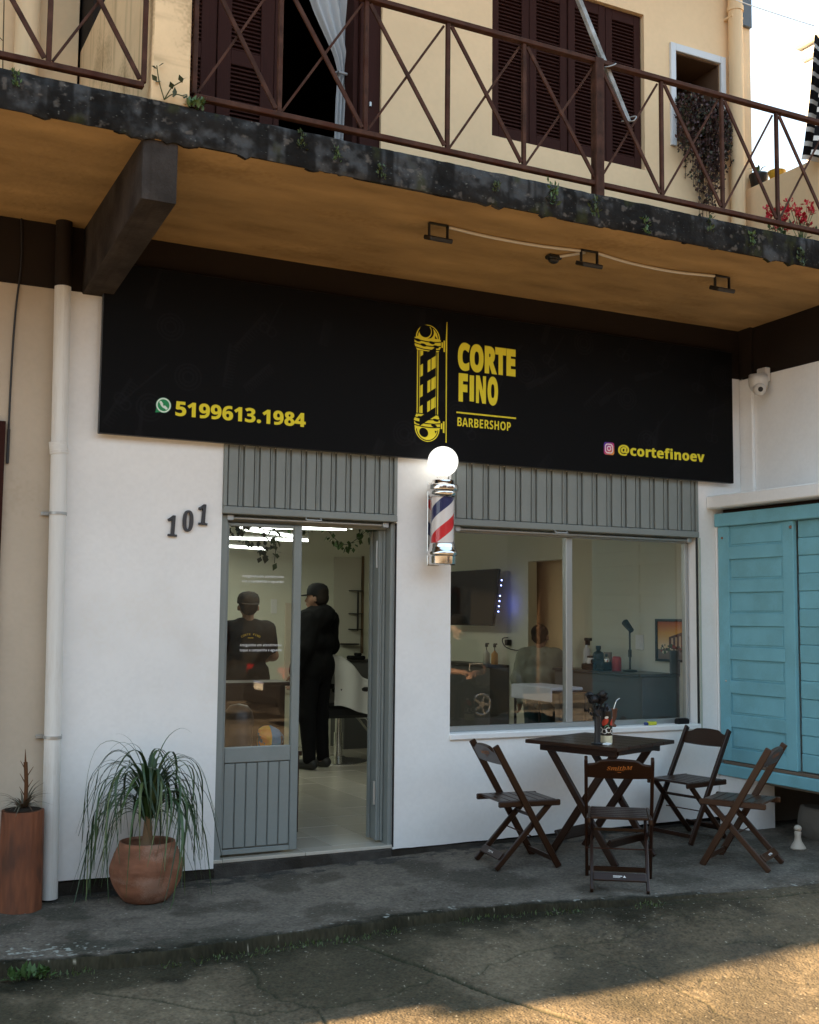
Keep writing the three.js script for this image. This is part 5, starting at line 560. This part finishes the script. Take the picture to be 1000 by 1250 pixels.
  // towel trolley
  const tr = thing('trolley', 'dark trolley in front of the grey counter', 'trolley', [5.55, 0, -1.4]); part(tr, 'tray', bx(-0.14, 0.14, 0.86, 0.88, -0.36, 0.36), M.black); part(tr, 'shelf', bx(-0.14, 0.14, 0.45, 0.465, -0.36, 0.36), M.black); for (const [a, b] of [[-1, -1], [1, -1], [-1, 1], [1, 1]]) part(tr, 'leg', rod([a * 0.125, 0, b * 0.34], [a * 0.125, 0.86, b * 0.34], 0.012), M.black);
  const tw = thing('white_towel', 'folded white towel lying on the dark trolley', 'towel', [5.55, 0.881, -1.42]); part(tw, 'cloth', [bx(-0.16, 0.15, 0, 0.03, -0.33, 0.3, 0.012), bx(-0.168, -0.15, -0.09, 0.028, -0.32, 0.29, 0.008)], std([0.62, 0.64, 0.7], 0.95));
  // back wall: mirror, shelf rack, counter
  const mi = thing('wall_panel', 'tall pale panel with a brown edge strip on the rear wall', 'panel'); part(mi, 'board', bx(5.31, 5.66, 1.12, 2.16, -5.499, -5.485), std([0.55, 0.53, 0.45], 0.6)); part(mi, 'side_strip', bx(5.665, 5.69, 1.05, 2.18, -5.499, -5.47), std([0.14, 0.09, 0.05], 0.7));
  const sr = thing('shelf_rack', 'black bracket rack with three small shelves on the rear wall', 'shelf'); part(sr, 'upright', bx(5.605, 5.622, 1.31, 1.78, -5.48, -5.46), M.black); for (const y of [1.765, 1.5, 1.32]) part(sr, 'shelf', bx(5.50, 5.64, y, y + 0.012, -5.485, -5.38), M.black); part(sr, 'shelf', bx(5.40, 5.60, 1.15, 1.165, -5.485, -5.38), M.black);
  const bc = thing('rear_counter', 'dark counter along the rear wall with black tools on it', 'counter'); part(bc, 'cabinet', bx(5.3, 6.19, 0, 0.96, -5.49, -5.1), gy); part(bc, 'top', bx(5.29, 6.19, 0.961, 0.985, -5.49, -5.09), M.black); single('tool_heap', 'black barber tools lying on the rear counter', 'tools', [bx(5.42, 5.6, 0.986, 1.03, -5.35, -5.2, 0.02), bx(5.5, 5.56, 1.031, 1.06, -5.32, -5.22, 0.01)], M.blackMatt); single('hair_dryer', 'black hair dryer standing on the rear counter', 'dryer', [rod([5.82, 0.986, -5.3], [5.82, 1.08, -5.3], 0.03), ball(0.06, 5.82, 1.11, -5.3, 1.2, 0.8, 0.8)], M.blackMatt);
  single('switch_plate', 'white wall plate on the rear wall beside the man in the lettered shirt', 'switch', bx(4.55, 4.62, 1.5, 1.66, -5.499, -5.485, 0.003), M.whitePlain); single('door_panel', 'pale narrow panel on the rear wall behind the glass door', 'panel', bx(4.72, 4.86, 0.6, 1.62, -5.499, -5.48, 0.004), std([0.62, 0.55, 0.44], 0.7));
  // barber chair and the white cape over it
  const ch = thing('barber_chair', 'black barber chair with chrome column and round base', 'chair', [4.80, 0, -4.12]); part(ch, 'base', lathe([[0, 0], [0.3, 0], [0.3, 0.015], [0.1, 0.04], [0.06, 0.06], [0, 0.06]], 36), M.chrome); part(ch, 'column', [rod([0, 0.06, 0], [0, 0.3, 0], 0.045, 20), rod([0, 0.3, 0], [0, 0.46, 0], 0.035, 20)], M.chrome); part(ch, 'seat', bx(-0.25, 0.24, 0.46, 0.58, -0.27, 0.27, 0.03), M.black); part(ch, 'backrest', xf(cbox(0.1, 0.62, 0.48, 0.03), -0.32, 0.86, 0, 0, 0, 0.2), M.black); part(ch, 'armrest', [bx(-0.2, 0.25, 0.72, 0.77, -0.33, -0.27, 0.015), bx(-0.2, 0.25, 0.72, 0.77, 0.27, 0.33, 0.015)], M.black); part(ch, 'footrest', [bar([0.24, 0.46, 0.12], [0.5, 0.16, 0.12], 0.018, 0.018), bar([0.24, 0.46, -0.12], [0.5, 0.16, -0.12], 0.018, 0.018), bx(0.46, 0.56, 0.12, 0.15, -0.2, 0.2)], M.chrome);
  const P = [], I = [], nu = 28, nv = 26; for (let j = 0; j <= nv; j++) for (let i = 0; i <= nu; i++) { const u = i / nu, v = j / nv * 2 - 1, a = Math.abs(v), crest = curve([[0, 1.12], [0.15, 1.08], [0.45, 0.88], [0.7, 0.8], [0.9, 0.74], [1, 0.56]], u), hem = curve([[0, 0.6], [0.4, 0.53], [0.7, 0.42], [1, 0.38]], u), drop = sstep(0.72, 1, a); P.push(4.58 + 0.78 * u + 0.02 * Math.sin(v * 9), lerp(crest, hem, drop) + 0.012 * Math.sin(u * 14 + v * 6), -4.1 + 0.40 * v * (1 - 0.12 * drop) + 0.02 * Math.sin(u * 19 + 3 * v)); if (i && j) { const q = P.length / 3 - 1, b = q - 1, c = q - nu - 1, d = c - 1; I.push(d, b, c, b, q, c); } } const g = new THREE.BufferGeometry(); g.setAttribute('position', new THREE.Float32BufferAttribute(P, 3)); g.setIndex(I); g.computeVertexNormals(); single('white_cape', 'white barber cape spread over the barber chair', 'cape', uvBox(g), std([0.62, 0.62, 0.6], 0.95, { side: THREE.DoubleSide }));
  // inside the glass door
  const bn = thing('swing_bin', 'black bin with a rounded lid inside the glass door', 'bin', [2.6, 0, -0.78]); part(bn, 'body', lathe([[0, 0], [0.085, 0], [0.1, 0.72], [0, 0.72]], 28), M.black); part(bn, 'lid', lathe([[0.108, 0.721], [0.108, 0.76], [0.095, 0.82], [0.06, 0.862], [0, 0.875]], 28), M.black);
  const be = thing('low_bench', 'low dark bench inside the glass door', 'bench', [2.86, 0, -0.85]); part(be, 'top', bx(-0.14, 0.16, 0.52, 0.55, -0.2, 0.2), M.darkwood); for (const [a, b] of [[-1, -1], [1, -1], [-1, 1], [1, 1]]) part(be, 'leg', bx(0.01 + a * 0.12 - 0.015, 0.01 + a * 0.12 + 0.015, 0, 0.519, b * 0.17 - 0.015, b * 0.17 + 0.015), M.darkwood);
  const bagT = tex(64, 64, (u, v) => { const k = fbm(u * 4, v * 4, 3, 201); return u - v * 0.7 > 0.35 ? [0.85, 0.42 + 0.3 * k, 0.2] : u < 0.3 ? [0.25, 0.5, 0.62] : k > 0.5 ? [0.9, 0.55, 0.25] : [0.16, 0.09, 0.06]; }); bagT.repeat.set(4, 4); const bg = thing('patterned_bag', 'orange and blue patterned shopping bag on the low bench', 'bag', [2.84, 0.55, -0.82]); part(bg, 'body', (() => { const g = new THREE.IcosahedronGeometry(0.095, 5), q = g.attributes.position; for (let i = 0; i < q.count; i++) { const x = q.getX(i), y = q.getY(i), z = q.getZ(i), k = 1 + 0.5 * (fbm(x * 14 + 2, y * 14 + z * 9, 3, 203) - 0.5); q.setXYZ(i, x * k, Math.max(-0.075, y * k * 0.85), z * k * 0.55); } g.computeVertexNormals(); return uvBox(g.translate(0, 0.077, 0)); })(), std(0xffffff, 0.6, { map: bagT })); 
  const rd = thing('reception_desk', 'dark wooden reception desk behind the glass door', 'desk', [2.98, 0, -1.75]); part(rd, 'front', bx(-0.5, 0.32, 0, 0.93, -0.02, 0.02), M.darkwood); part(rd, 'top', bx(-0.54, 0.36, 0.931, 0.96, -0.3, 0.06), M.darkwood); part(rd, 'side', bx(0.28, 0.32, 0, 0.93, -0.28, -0.021), M.darkwood);
}
// ------------------------------------------------------------ people: one smooth skin from tapered bones
function nets(cells, lo, hi, f) {                                   // surface nets over the field f (negative inside)
  const n = [0, 1, 2].map((k) => Math.ceil((hi[k] - lo[k]) / cells) + 1), F = new Float32Array(n[0] * n[1] * n[2]), id = (i, j, k) => (k * n[1] + j) * n[0] + i;
  for (let k = 0; k < n[2]; k++) for (let j = 0; j < n[1]; j++) for (let i = 0; i < n[0]; i++) F[id(i, j, k)] = f(lo[0] + i * cells, lo[1] + j * cells, lo[2] + k * cells);
  const at = new Int32Array(F.length).fill(-1), P = [], I = [];
  for (let k = 0; k < n[2] - 1; k++) for (let j = 0; j < n[1] - 1; j++) for (let i = 0; i < n[0] - 1; i++) {
    let m = 0, s = [0, 0, 0], c = 0; const v = []; for (let q = 0; q < 8; q++) { const w = F[id(i + (q & 1), j + ((q >> 1) & 1), k + (q >> 2))]; v.push(w); if (w < 0) m |= 1 << q; } if (!m || m === 255) continue;
    for (let a = 0; a < 8; a++) for (const b of [a | 1, a | 2, a | 4]) if (b !== a && (v[a] < 0) !== (v[b] < 0)) { const t = v[a] / (v[a] - v[b]); for (let d = 0; d < 3; d++) s[d] += ((a >> d) & 1) + t * (((b >> d) & 1) - ((a >> d) & 1)); c++; }
    at[id(i, j, k)] = P.length / 3; P.push(lo[0] + (i + s[0] / c) * cells, lo[1] + (j + s[1] / c) * cells, lo[2] + (k + s[2] / c) * cells);
  }
  const Q = (a, b, c, d, fl) => { if (Math.min(a, b, c, d) < 0) return; fl ? I.push(a, c, b, b, c, d) : I.push(a, b, c, b, d, c); };
  for (let k = 1; k < n[2] - 1; k++) for (let j = 1; j < n[1] - 1; j++) for (let i = 1; i < n[0] - 1; i++) { const z = F[id(i, j, k)] < 0;
    if (z !== F[id(i + 1, j, k)] < 0) Q(at[id(i, j - 1, k - 1)], at[id(i, j, k - 1)], at[id(i, j - 1, k)], at[id(i, j, k)], !z); if (z !== F[id(i, j + 1, k)] < 0) Q(at[id(i - 1, j, k - 1)], at[id(i, j, k - 1)], at[id(i - 1, j, k)], at[id(i, j, k)], z); if (z !== F[id(i, j, k + 1)] < 0) Q(at[id(i - 1, j - 1, k)], at[id(i, j - 1, k)], at[id(i - 1, j, k)], at[id(i, j, k)], !z); }
  const g = new THREE.BufferGeometry(); g.setAttribute('position', new THREE.Float32BufferAttribute(P, 3)); g.setAttribute('uv', new THREE.Float32BufferAttribute(new Float32Array(P.length / 3 * 2), 2)); g.setIndex(I); g.computeVertexNormals(); return plain(g);
}
function skin(bones, cells, kk = 0.03, extra) {                      // bones: [ax, ay, az, ra, bx, by, bz, rb]
  const lo = [9, 9, 9], hi = [-9, -9, -9]; for (const b of bones) for (let e = 0; e < 2; e++) for (let d = 0; d < 3; d++) { lo[d] = Math.min(lo[d], b[e * 4 + d] - b[e * 4 + 3] - 0.03); hi[d] = Math.max(hi[d], b[e * 4 + d] + b[e * 4 + 3] + 0.03); }
  return nets(cells, lo, hi, (x, y, z) => { let r = 9; for (const b of bones) { const dx = b[4] - b[0], dy = b[5] - b[1], dz = b[6] - b[2], L = dx * dx + dy * dy + dz * dz, t = L ? clamp(((x - b[0]) * dx + (y - b[1]) * dy + (z - b[2]) * dz) / L) : 0; const d = Math.hypot(x - b[0] - t * dx, y - b[1] - t * dy, z - b[2] - t * dz) - lerp(b[3], b[7], t); const h = Math.max(kk - Math.abs(r - d), 0) / kk; r = Math.min(r, d) - h * h * kk * 0.25; } return extra ? extra(x, y, z, r) : r; });
}
function person(label, pos, turn, o) {
  const p = thing('person', label, 'person', pos, turn), B = (a, ra, b, rb) => [...a, ra, ...b, rb], add = (a, b, t) => a.map((v, i) => lerp(v, b[i], t));
  const hx = o.look || 0, hd = [0, 1.63, 0.015], sh = (s) => [s * 0.185, 1.41, -0.01], arm = { '-1': o.left, 1: o.right }, leg = (s) => [[s * 0.095, 0.92, 0], [s * 0.105, 0.5, 0.02], [s * 0.11, 0.085, -0.02]];
  const rot = (v) => { const c = Math.cos(hx), s = Math.sin(hx), x = v[0], z = v[2]; return [x * c + z * s, v[1], -x * s + z * c]; };
  const head = [B([0, 1.66, -0.005], 0.092, [0, 1.615, 0.02], 0.082), B([0, 1.57, 0.045], 0.055, [0, 1.555, 0.06], 0.042), B([0, 1.625, 0.095], 0.011, [0, 1.598, 0.112], 0.014), B([-0.09, 1.625, -0.005], 0.014, [-0.092, 1.598, -0.005], 0.012), B([0.09, 1.625, -0.005], 0.014, [0.092, 1.598, -0.005], 0.012), B([-0.033, 1.655, 0.085], 0.012, [0.033, 1.655, 0.085], 0.012), B([-0.02, 1.565, 0.1], 0.008, [0.02, 1.565, 0.1], 0.008)].map((b) => [...rot(b.slice(0, 3)), b[3], ...rot(b.slice(4, 7)), b[7]]);
  const torso = [B([-0.12, 1.37, 0], 0.095, [0.12, 1.37, 0], 0.095), B([-0.09, 1.2, 0.01], 0.10, [0.09, 1.2, 0.01], 0.10), B([-0.075, 1.02, 0.01], 0.10, [0.075, 1.02, 0.01], 0.10), B([0, 1.47, -0.005], 0.058, [0, 1.56, 0.005], 0.054)], limbs = [], hands = [];
  for (const s of [-1, 1]) { const a = arm[s], S0 = sh(s), E = a[0], W = a[1]; limbs.push(B(S0, 0.06, E, 0.045), B(E, 0.043, W, 0.029)); const L = leg(s); limbs.push(B(L[0], 0.088, L[1], 0.058), B(L[1], 0.056, L[2], 0.04), B([L[2][0], 0.045, -0.05], 0.04, [L[2][0] * 1.15, 0.035, 0.14], 0.033));
    const d = V(W).sub(V(E)).normalize(), side = new THREE.Vector3().crossVectors(d, new THREE.Vector3(0, 0, 1)); if (side.lengthSq() < 0.05) side.set(1, 0, 0); side.normalize(); const fr = new THREE.Vector3().crossVectors(side, d), pt = (u, v, w) => V(W).addScaledVector(d, u).addScaledVector(fr, v).addScaledVector(side, w * s).toArray();
    hands.push(B(pt(0, 0, 0), 0.028, pt(0.05, 0, 0), 0.03), B(pt(0.03, 0.02, 0), 0.02, pt(0.085, 0.022, 0), 0.016), B(pt(0.03, -0.02, 0), 0.02, pt(0.085, -0.022, 0), 0.016)); [[0.028, 0.066], [0.0095, 0.076], [-0.0095, 0.07], [-0.028, 0.055]].forEach(([v, l]) => { hands.push(B(pt(0.085, v, 0), 0.0095, pt(0.085 + l * 0.5, v, -0.006), 0.009), B(pt(0.085 + l * 0.5, v, -0.006), 0.009, pt(0.085 + l * 0.9, v * 0.95, -0.03), 0.0075)); }); hands.push(B(pt(0.02, 0.028, 0), 0.012, pt(0.055, 0.05, -0.012), 0.01), B(pt(0.055, 0.05, -0.012), 0.01, pt(0.085, 0.05, -0.026), 0.0085)); }
  const sk = std(o.skin || [0.24, 0.13, 0.085], 0.6); part(p, 'body', mergeGeometries([skin([...torso, ...limbs], 0.014, 0.05), skin([...head, B([0, 1.5, 0], 0.052, [0, 1.57, 0.005], 0.052)], 0.008, 0.018), skin(hands.slice(0, hands.length / 2), 0.0055, 0.008), skin(hands.slice(hands.length / 2), 0.0055, 0.008)]), sk);
  const top = [B([-0.13, 1.375, 0], 0.105, [0.13, 1.375, 0], 0.105), B([-0.1, 1.2, 0.01], 0.118, [0.1, 1.2, 0.01], 0.118), B([-0.095, 1.0, 0.01], 0.12, [0.095, 1.0, 0.01], 0.12), B([-0.1, 0.92, 0.01], 0.115, [0.1, 0.92, 0.01], 0.115), B([-0.06, 1.46, -0.005], 0.06, [0.06, 1.46, -0.005], 0.06)]; const x = o.bulk || 0;
  for (const s of [-1, 1]) { const a = arm[s], E = a[0], W = a[1]; top.push(B(sh(s), 0.078 + x, o.short ? add(sh(s), E, 0.72) : E, 0.062 + x)); if (!o.short) top.push(B(E, 0.06 + x, add(E, W, 0.93), 0.045 + x * 0.6)); } if (o.hood) top.push(B([-0.07, 1.47, -0.09], 0.065, [0.07, 1.47, -0.09], 0.065), B([0, 1.5, -0.1], 0.055, [0, 1.43, -0.12], 0.055), B([-0.09, 1.49, 0.0], 0.04, [-0.04, 1.46, 0.07], 0.035), B([0.09, 1.49, 0.0], 0.04, [0.04, 1.46, 0.07], 0.035));
  const tp = part(p, o.topName || 'shirt', skin(top.map((b) => { const c = b.slice(); c[3] += x * 0.5; c[7] += x * 0.5; return c; }), 0.012, 0.05, (X, Y, Z, r) => (r > 0.03 || r < -0.03 ? r : r + 0.022 * (fbm(X * 16 + 3, Y * 12 + Z * 13, 2, 211) - 0.5))), std(o.top, 0.9)); if (o.back) part(tp, 'back_print', o.back, o.backMat);
  const cut = o.shorts ? 0.5 : 0.1, tr = [B([-0.085, 0.93, 0.0], 0.118, [0.085, 0.93, 0.0], 0.118)]; for (const s of [-1, 1]) { const L = leg(s); tr.push(B(L[0], 0.105, o.shorts ? add(L[0], L[1], 0.92) : L[1], o.shorts ? 0.095 : 0.078)); if (!o.shorts) tr.push(B(L[1], 0.078, [L[2][0], 0.1, L[2][2]], 0.062)); } part(p, o.shorts ? 'shorts' : 'trousers', skin(tr, 0.013, 0.04, (X, Y, Z, r) => (r > 0.03 || r < -0.03 ? r : r + 0.012 * (fbm(X * 11 + 7, Y * 8 + Z * 9, 2, 212) - 0.5))), std(o.legs, 0.9));
  for (const s of [-1, 1]) part(p, 'shoe', skin([B([s * 0.11, 0.05, -0.06], 0.05, [s * 0.125, 0.042, 0.16], 0.043)], 0.01, 0.02, (X, Y, Z, r) => Math.max(r, 0.003 - Y)), std(o.shoe || [0.02, 0.02, 0.02], 0.6));
  if (o.cap) { const c = part(p, 'cap', lathe([[0.103, 1.655], [0.108, 1.67], [0.105, 1.71], [0.09, 1.745], [0.055, 1.768], [0, 1.776]], 28).translate(0, 0, -0.004).rotateY(hx), std(o.cap, 0.85)); part(c, 'brim', plain((() => { const s = new THREE.Shape(); s.absellipse(0, 0.085, 0.085, 0.09, 0, Math.PI * 2); return new THREE.ExtrudeGeometry(s, { depth: 0.006, bevelEnabled: false, curveSegments: 20 }).rotateX(Math.PI / 2 + 0.12).translate(0, 1.668, 0.02).rotateY(o.brim ?? hx); })()), std(o.cap, 0.85)); }
  part(p, 'hair', skin([B([0, 1.668, -0.02], 0.094, [0, 1.63, -0.035], 0.08)], 0.01, 0.02, (X, Y, Z, r) => { const v = [X * Math.cos(hx) - Z * Math.sin(hx), Z * Math.cos(hx) + X * Math.sin(hx)]; return Math.max(r - 0.006, v[1] - 0.03 - (Y - 1.66) * 0.4); }), std(o.hairCol || [0.015, 0.011, 0.009], 0.8));
  return p;
}
{
  const hang = (s) => [[s * 0.25, 1.14, -0.03], [s * 0.27, 0.90, 0.05]];
  const hoodie = person('man in black hooded jacket and black cap standing inside the open doorway', [4.37, 0.008, -3.7], 3.7, { left: [[-0.25, 1.16, 0.02], [-0.22, 1.0, 0.22]], right: hang(1), top: [0.006, 0.006, 0.0065], legs: [0.006, 0.006, 0.007], cap: [0.012, 0.012, 0.013], hood: true, bulk: 0.018, topName: 'hooded_jacket', look: 0.35 }); hoodie.scale.setScalar(1.01);
  const arc = canvasTex(256, 96, (c, W, H) => { c.clearRect(0, 0, W, H); c.fillStyle = '#b79d2e'; c.font = 'bold 30px sans-serif'; c.textAlign = 'center'; const s = 'CORTE FINO'; [...s].forEach((q, i) => { const a = (i - (s.length - 1) / 2) * 0.115; c.save(); c.translate(W / 2 + Math.sin(a) * 190, 240 - Math.cos(a) * 190); c.rotate(a); c.fillText(q, 0, 0); c.restore(); }); c.fillRect(96, 76, 64, 8); });
  const barber = person('man in black shirt with curved yellow lettering seen through the glass door', [3.49, 0.008, -3.2], 3.05, { left: [[-0.27, 1.16, 0.06], [-0.16, 1.08, 0.28]], right: [[0.27, 1.17, 0.06], [0.15, 1.1, 0.29]], short: true, top: [0.007, 0.007, 0.0075], legs: [0.007, 0.007, 0.008], cap: [0.014, 0.013, 0.013], brim: 3.1, look: -0.25, bulk: 0.004, back: quad(0.22, 0.082).rotateY(Math.PI).translate(0, 1.36, -0.119), backMat: new THREE.MeshStandardMaterial({ map: arc, transparent: true, alphaTest: 0.4, roughness: 0.8 }) });
  barber.scale.setScalar(0.95);
  const pale = person('person in pale smock and dark teal trousers standing by the inner doorway', [5.84, 0.008, -1.98], 2.2, { left: [[-0.25, 1.15, 0.05], [-0.16, 1.05, 0.26]], right: hang(1), top: [0.24, 0.25, 0.2], legs: [0.02, 0.05, 0.055], bulk: 0.012, topName: 'smock', skin: [0.2, 0.11, 0.07] }); pale.scale.setScalar(0.8);
  const ph = person('person in black shirt and shorts holding a phone out on the street', [6.42, -0.262, 4.3], 3.3, { left: [[-0.26, 1.15, 0.05], [-0.06, 1.12, 0.3]], right: [[0.27, 1.16, 0.06], [0.07, 1.14, 0.29]], short: true, shorts: true, top: [0.013, 0.013, 0.014], legs: [0.015, 0.015, 0.016], skin: [0.26, 0.14, 0.09], cap: [0.012, 0.012, 0.013], shoe: [0.05, 0.045, 0.04] });
  const tel = thing('phone', 'white phone in the hands of the person on the street', 'phone', [6.42, 0.94, 3.90], 3.3); part(tel, 'body', cbox(0.15, 0.075, 0.009, 0.003), M.whitePlain); part(tel, 'screen', quad(0.14, 0.066, 0, 0, 0.0052), M.black);
}
// ------------------------------------------------------------ far white house beyond the balcony
{
  const h = thing('white_house', 'sunlit white house with a cornice beyond the balcony end', 'building', [14, -0.4, -6.55]), m = std([0.74, 0.70, 0.62], 0.9);
  part(h, 'wall', bx(0, 9, 0, 11.2, 0, 8, 0.02), m); part(h, 'cornice', [bx(-0.18, 9.2, 11.2, 11.42, -0.06, 8.2, 0.04), bx(-0.08, 9.1, 11.0, 11.199, -0.03, 8.1, 0.04)], m); part(h, 'roof', bx(0.3, 8.8, 11.421, 11.5, 0.3, 7.8, 0.03), M.terracotta);
  for (let i = 0; i < 3; i++) for (let j = 0; j < 2; j++) { const w = part(h, 'window', [bx(1.2 + i * 2.6, 2.5 + i * 2.6, 2 + j * 4, 3.8 + j * 4, 7.99, 8.03)], M.shutter); part(w, 'sill', bx(1.1 + i * 2.6, 2.6 + i * 2.6, 1.9 + j * 4, 1.99 + j * 4, 8.0, 8.12), m); }
}
// ------------------------------------------------------------ across the street, seen only in the glass: parked car and houses
{
  const c = thing('parked_car', 'dark grey hatchback parked across the street', 'car', [8.5, -0.262, 10.4], 0), body = phys([0.045, 0.044, 0.046], 0.3, { metalness: 0.6, clearcoat: 1, clearcoatRoughness: 0.06 });
  const side = new THREE.Shape(); side.moveTo(-2.1, 0.32); side.lineTo(-2.16, 0.5); side.quadraticCurveTo(-2.15, 0.85, -2.02, 0.92); side.lineTo(-1.98, 1.0); side.quadraticCurveTo(-1.75, 1.4, -1.35, 1.46); side.quadraticCurveTo(-0.4, 1.53, 0.25, 1.42); side.quadraticCurveTo(0.7, 1.2, 1.0, 0.98); side.quadraticCurveTo(1.7, 0.92, 2.0, 0.76); side.quadraticCurveTo(2.1, 0.6, 2.08, 0.34); side.lineTo(1.72, 0.22); side.absarc(1.32, 0.3, 0.36, 0, Math.PI, false); side.lineTo(-0.9, 0.2); side.absarc(-1.3, 0.3, 0.36, 0, Math.PI, false); side.lineTo(-1.7, 0.25); side.closePath();
  const g = extr(side, 1.5, 0.1, 20).translate(0, 0, -0.75), q = g.attributes.position; for (let i = 0; i < q.count; i++) { const y = q.getY(i), z = q.getZ(i); q.setZ(i, z * (1 - 0.2 * sstep(0.85, 1.5, y))); } g.computeVertexNormals(); part(c, 'body', g, body);
  const dk = phys([0.012, 0.013, 0.015], 0.06, {}); const win = (pts, z, s) => extr(poly(pts), 0.01).translate(0, 0, z * s); for (const s of [-1, 1]) { const wn = [[[-1.7, 0.98], [-0.95, 0.98], [-0.95, 1.37], [-1.3, 1.36], [-1.6, 1.2]], [[-0.9, 0.98], [-0.1, 0.98], [-0.1, 1.4], [-0.9, 1.38]], [[-0.05, 0.98], [0.78, 0.98], [0.25, 1.33], [-0.05, 1.39]]]; for (const w of wn) { const gg = extr(poly(w), 0.02); const pp = gg.attributes.position; for (let i = 0; i < pp.count; i++) pp.setZ(i, s * (pp.getZ(i) * 0.5 + 0.855 * (1 - 0.2 * sstep(0.85, 1.5, pp.getY(i))))); part(c, 'side_window', gg, dk); } }
  part(c, 'rear_window', xf(cbox(0.02, 0.42, 1.15, 0.005), -1.80, 1.22, 0, 0, 0, -0.62), dk); part(c, 'windscreen', xf(cbox(0.02, 0.6, 1.2, 0.005), 0.68, 1.2, 0, 0, 0, 0.98), dk);
  for (const [x, z] of [[-1.3, 0.78], [1.32, 0.78], [-1.3, -0.78], [1.32, -0.78]]) { const w = part(c, 'wheel', plain(new THREE.TorusGeometry(0.235, 0.085, 12, 32)).scale(1, 1, 1.1).translate(x, 0.318, z), std([0.015, 0.015, 0.015], 0.85)); part(w, 'rim', [plain(new THREE.TorusGeometry(0.17, 0.022, 8, 28)).translate(x, 0.318, z + Math.sign(z) * 0.07), ...[0, 1, 2, 3, 4].map((k) => bar([x, 0.318, z + Math.sign(z) * 0.075], [x + 0.16 * Math.cos(k * 1.257), 0.318 + 0.16 * Math.sin(k * 1.257), z + Math.sign(z) * 0.075], 0.04, 0.02)), rod([x, 0.318, z], [x, 0.318, z + Math.sign(z) * 0.09], 0.05, 16)], M.chrome); }
  for (const s of [-1, 1]) { part(c, 'tail_light', bx(-2.19, -2.0, 0.78, 0.95, s * 0.72 - 0.12, s * 0.72 + 0.12, 0.02), std([0.3, 0.02, 0.02], 0.15)); part(c, 'headlight', bx(1.9, 2.12, 0.66, 0.78, s * 0.66 - 0.16, s * 0.66 + 0.16, 0.02), std([0.6, 0.62, 0.65], 0.1)); part(c, 'mirror', ball(0.09, 0.55, 1.0, s * 0.98, 0.7, 0.7, 1.1), body); }
  const pl = part(c, 'number_plate', bx(-2.275, -2.262, 0.58, 0.71, -0.2, 0.2, 0.002), std([0.7, 0.7, 0.68], 0.5)); part(pl, 'plate_band', bx(-2.2775, -2.2755, 0.685, 0.708, -0.198, 0.198, 0.0005), std([0.05, 0.1, 0.45], 0.5)); part(c, 'bumper_strip', bx(-2.275, -2.2, 0.36, 0.5, -0.75, 0.75, 0.02), M.blackMatt);
  const pv = struct('far_pavement', bx(-40, 40, -0.4, -0.14, 11.8, 14.2, 0.02), farMat);
  const hs = [[-16, 10, 5.2, [0.5, 0.42, 0.3]], [-5.5, 9.5, 6.4, [0.42, 0.3, 0.2]], [4.5, 9, 4.6, [0.55, 0.5, 0.42]], [14, 10, 6.8, [0.36, 0.24, 0.17]], [24.5, 11, 5.4, [0.5, 0.45, 0.38]]], nm = ['low cream house across the street', 'brown two storey house across the street', 'pale low house with a tiled roof across the street', 'tall reddish house across the street', 'wide beige house at the far end across the street'];
  hs.forEach(([x, w, h, col], i) => { const b = thing('street_house', nm[i], 'building', [x, -0.2, 14.2], 0, 'houses across the street'), m = std(col.map((q) => q * 0.3), 0.9); part(b, 'wall', bx(0, w - 0.3, 0, h, 0, 8, 0.02), m); part(b, 'roof', extr(poly([[-0.4, h], [w + 0.1, h], [w + 0.1, h + 0.15], [w / 2, h + 1.5], [-0.4, h + 0.15]]), 8.8).translate(0, 0.01, -0.4), M.terracotta); const d = part(b, 'door', bx(w * 0.42, w * 0.42 + 1, 0, 2.1, -0.03, 0.02), M.shutter); part(d, 'handle', ball(0.03, w * 0.42 + 0.9, 1.05, -0.05), M.alu); for (let r = 0; r < (h > 6 ? 2 : 1); r++) for (const u of [0.12, 0.68]) { const wn = part(b, 'window', bx(w * u, w * u + 1.4, 1 + r * 2.9, 2.3 + r * 2.9, -0.03, 0.02), M.shutter); part(wn, 'pane', bx(w * u + 0.1, w * u + 1.3, 1.1 + r * 2.9, 2.2 + r * 2.9, -0.04, -0.031, 0.002), dk); } });
}
scene.traverse((o) => { if (o.isMesh) { o.castShadow = true; o.receiveShadow = true; } });
renderer.render(scene, camera);
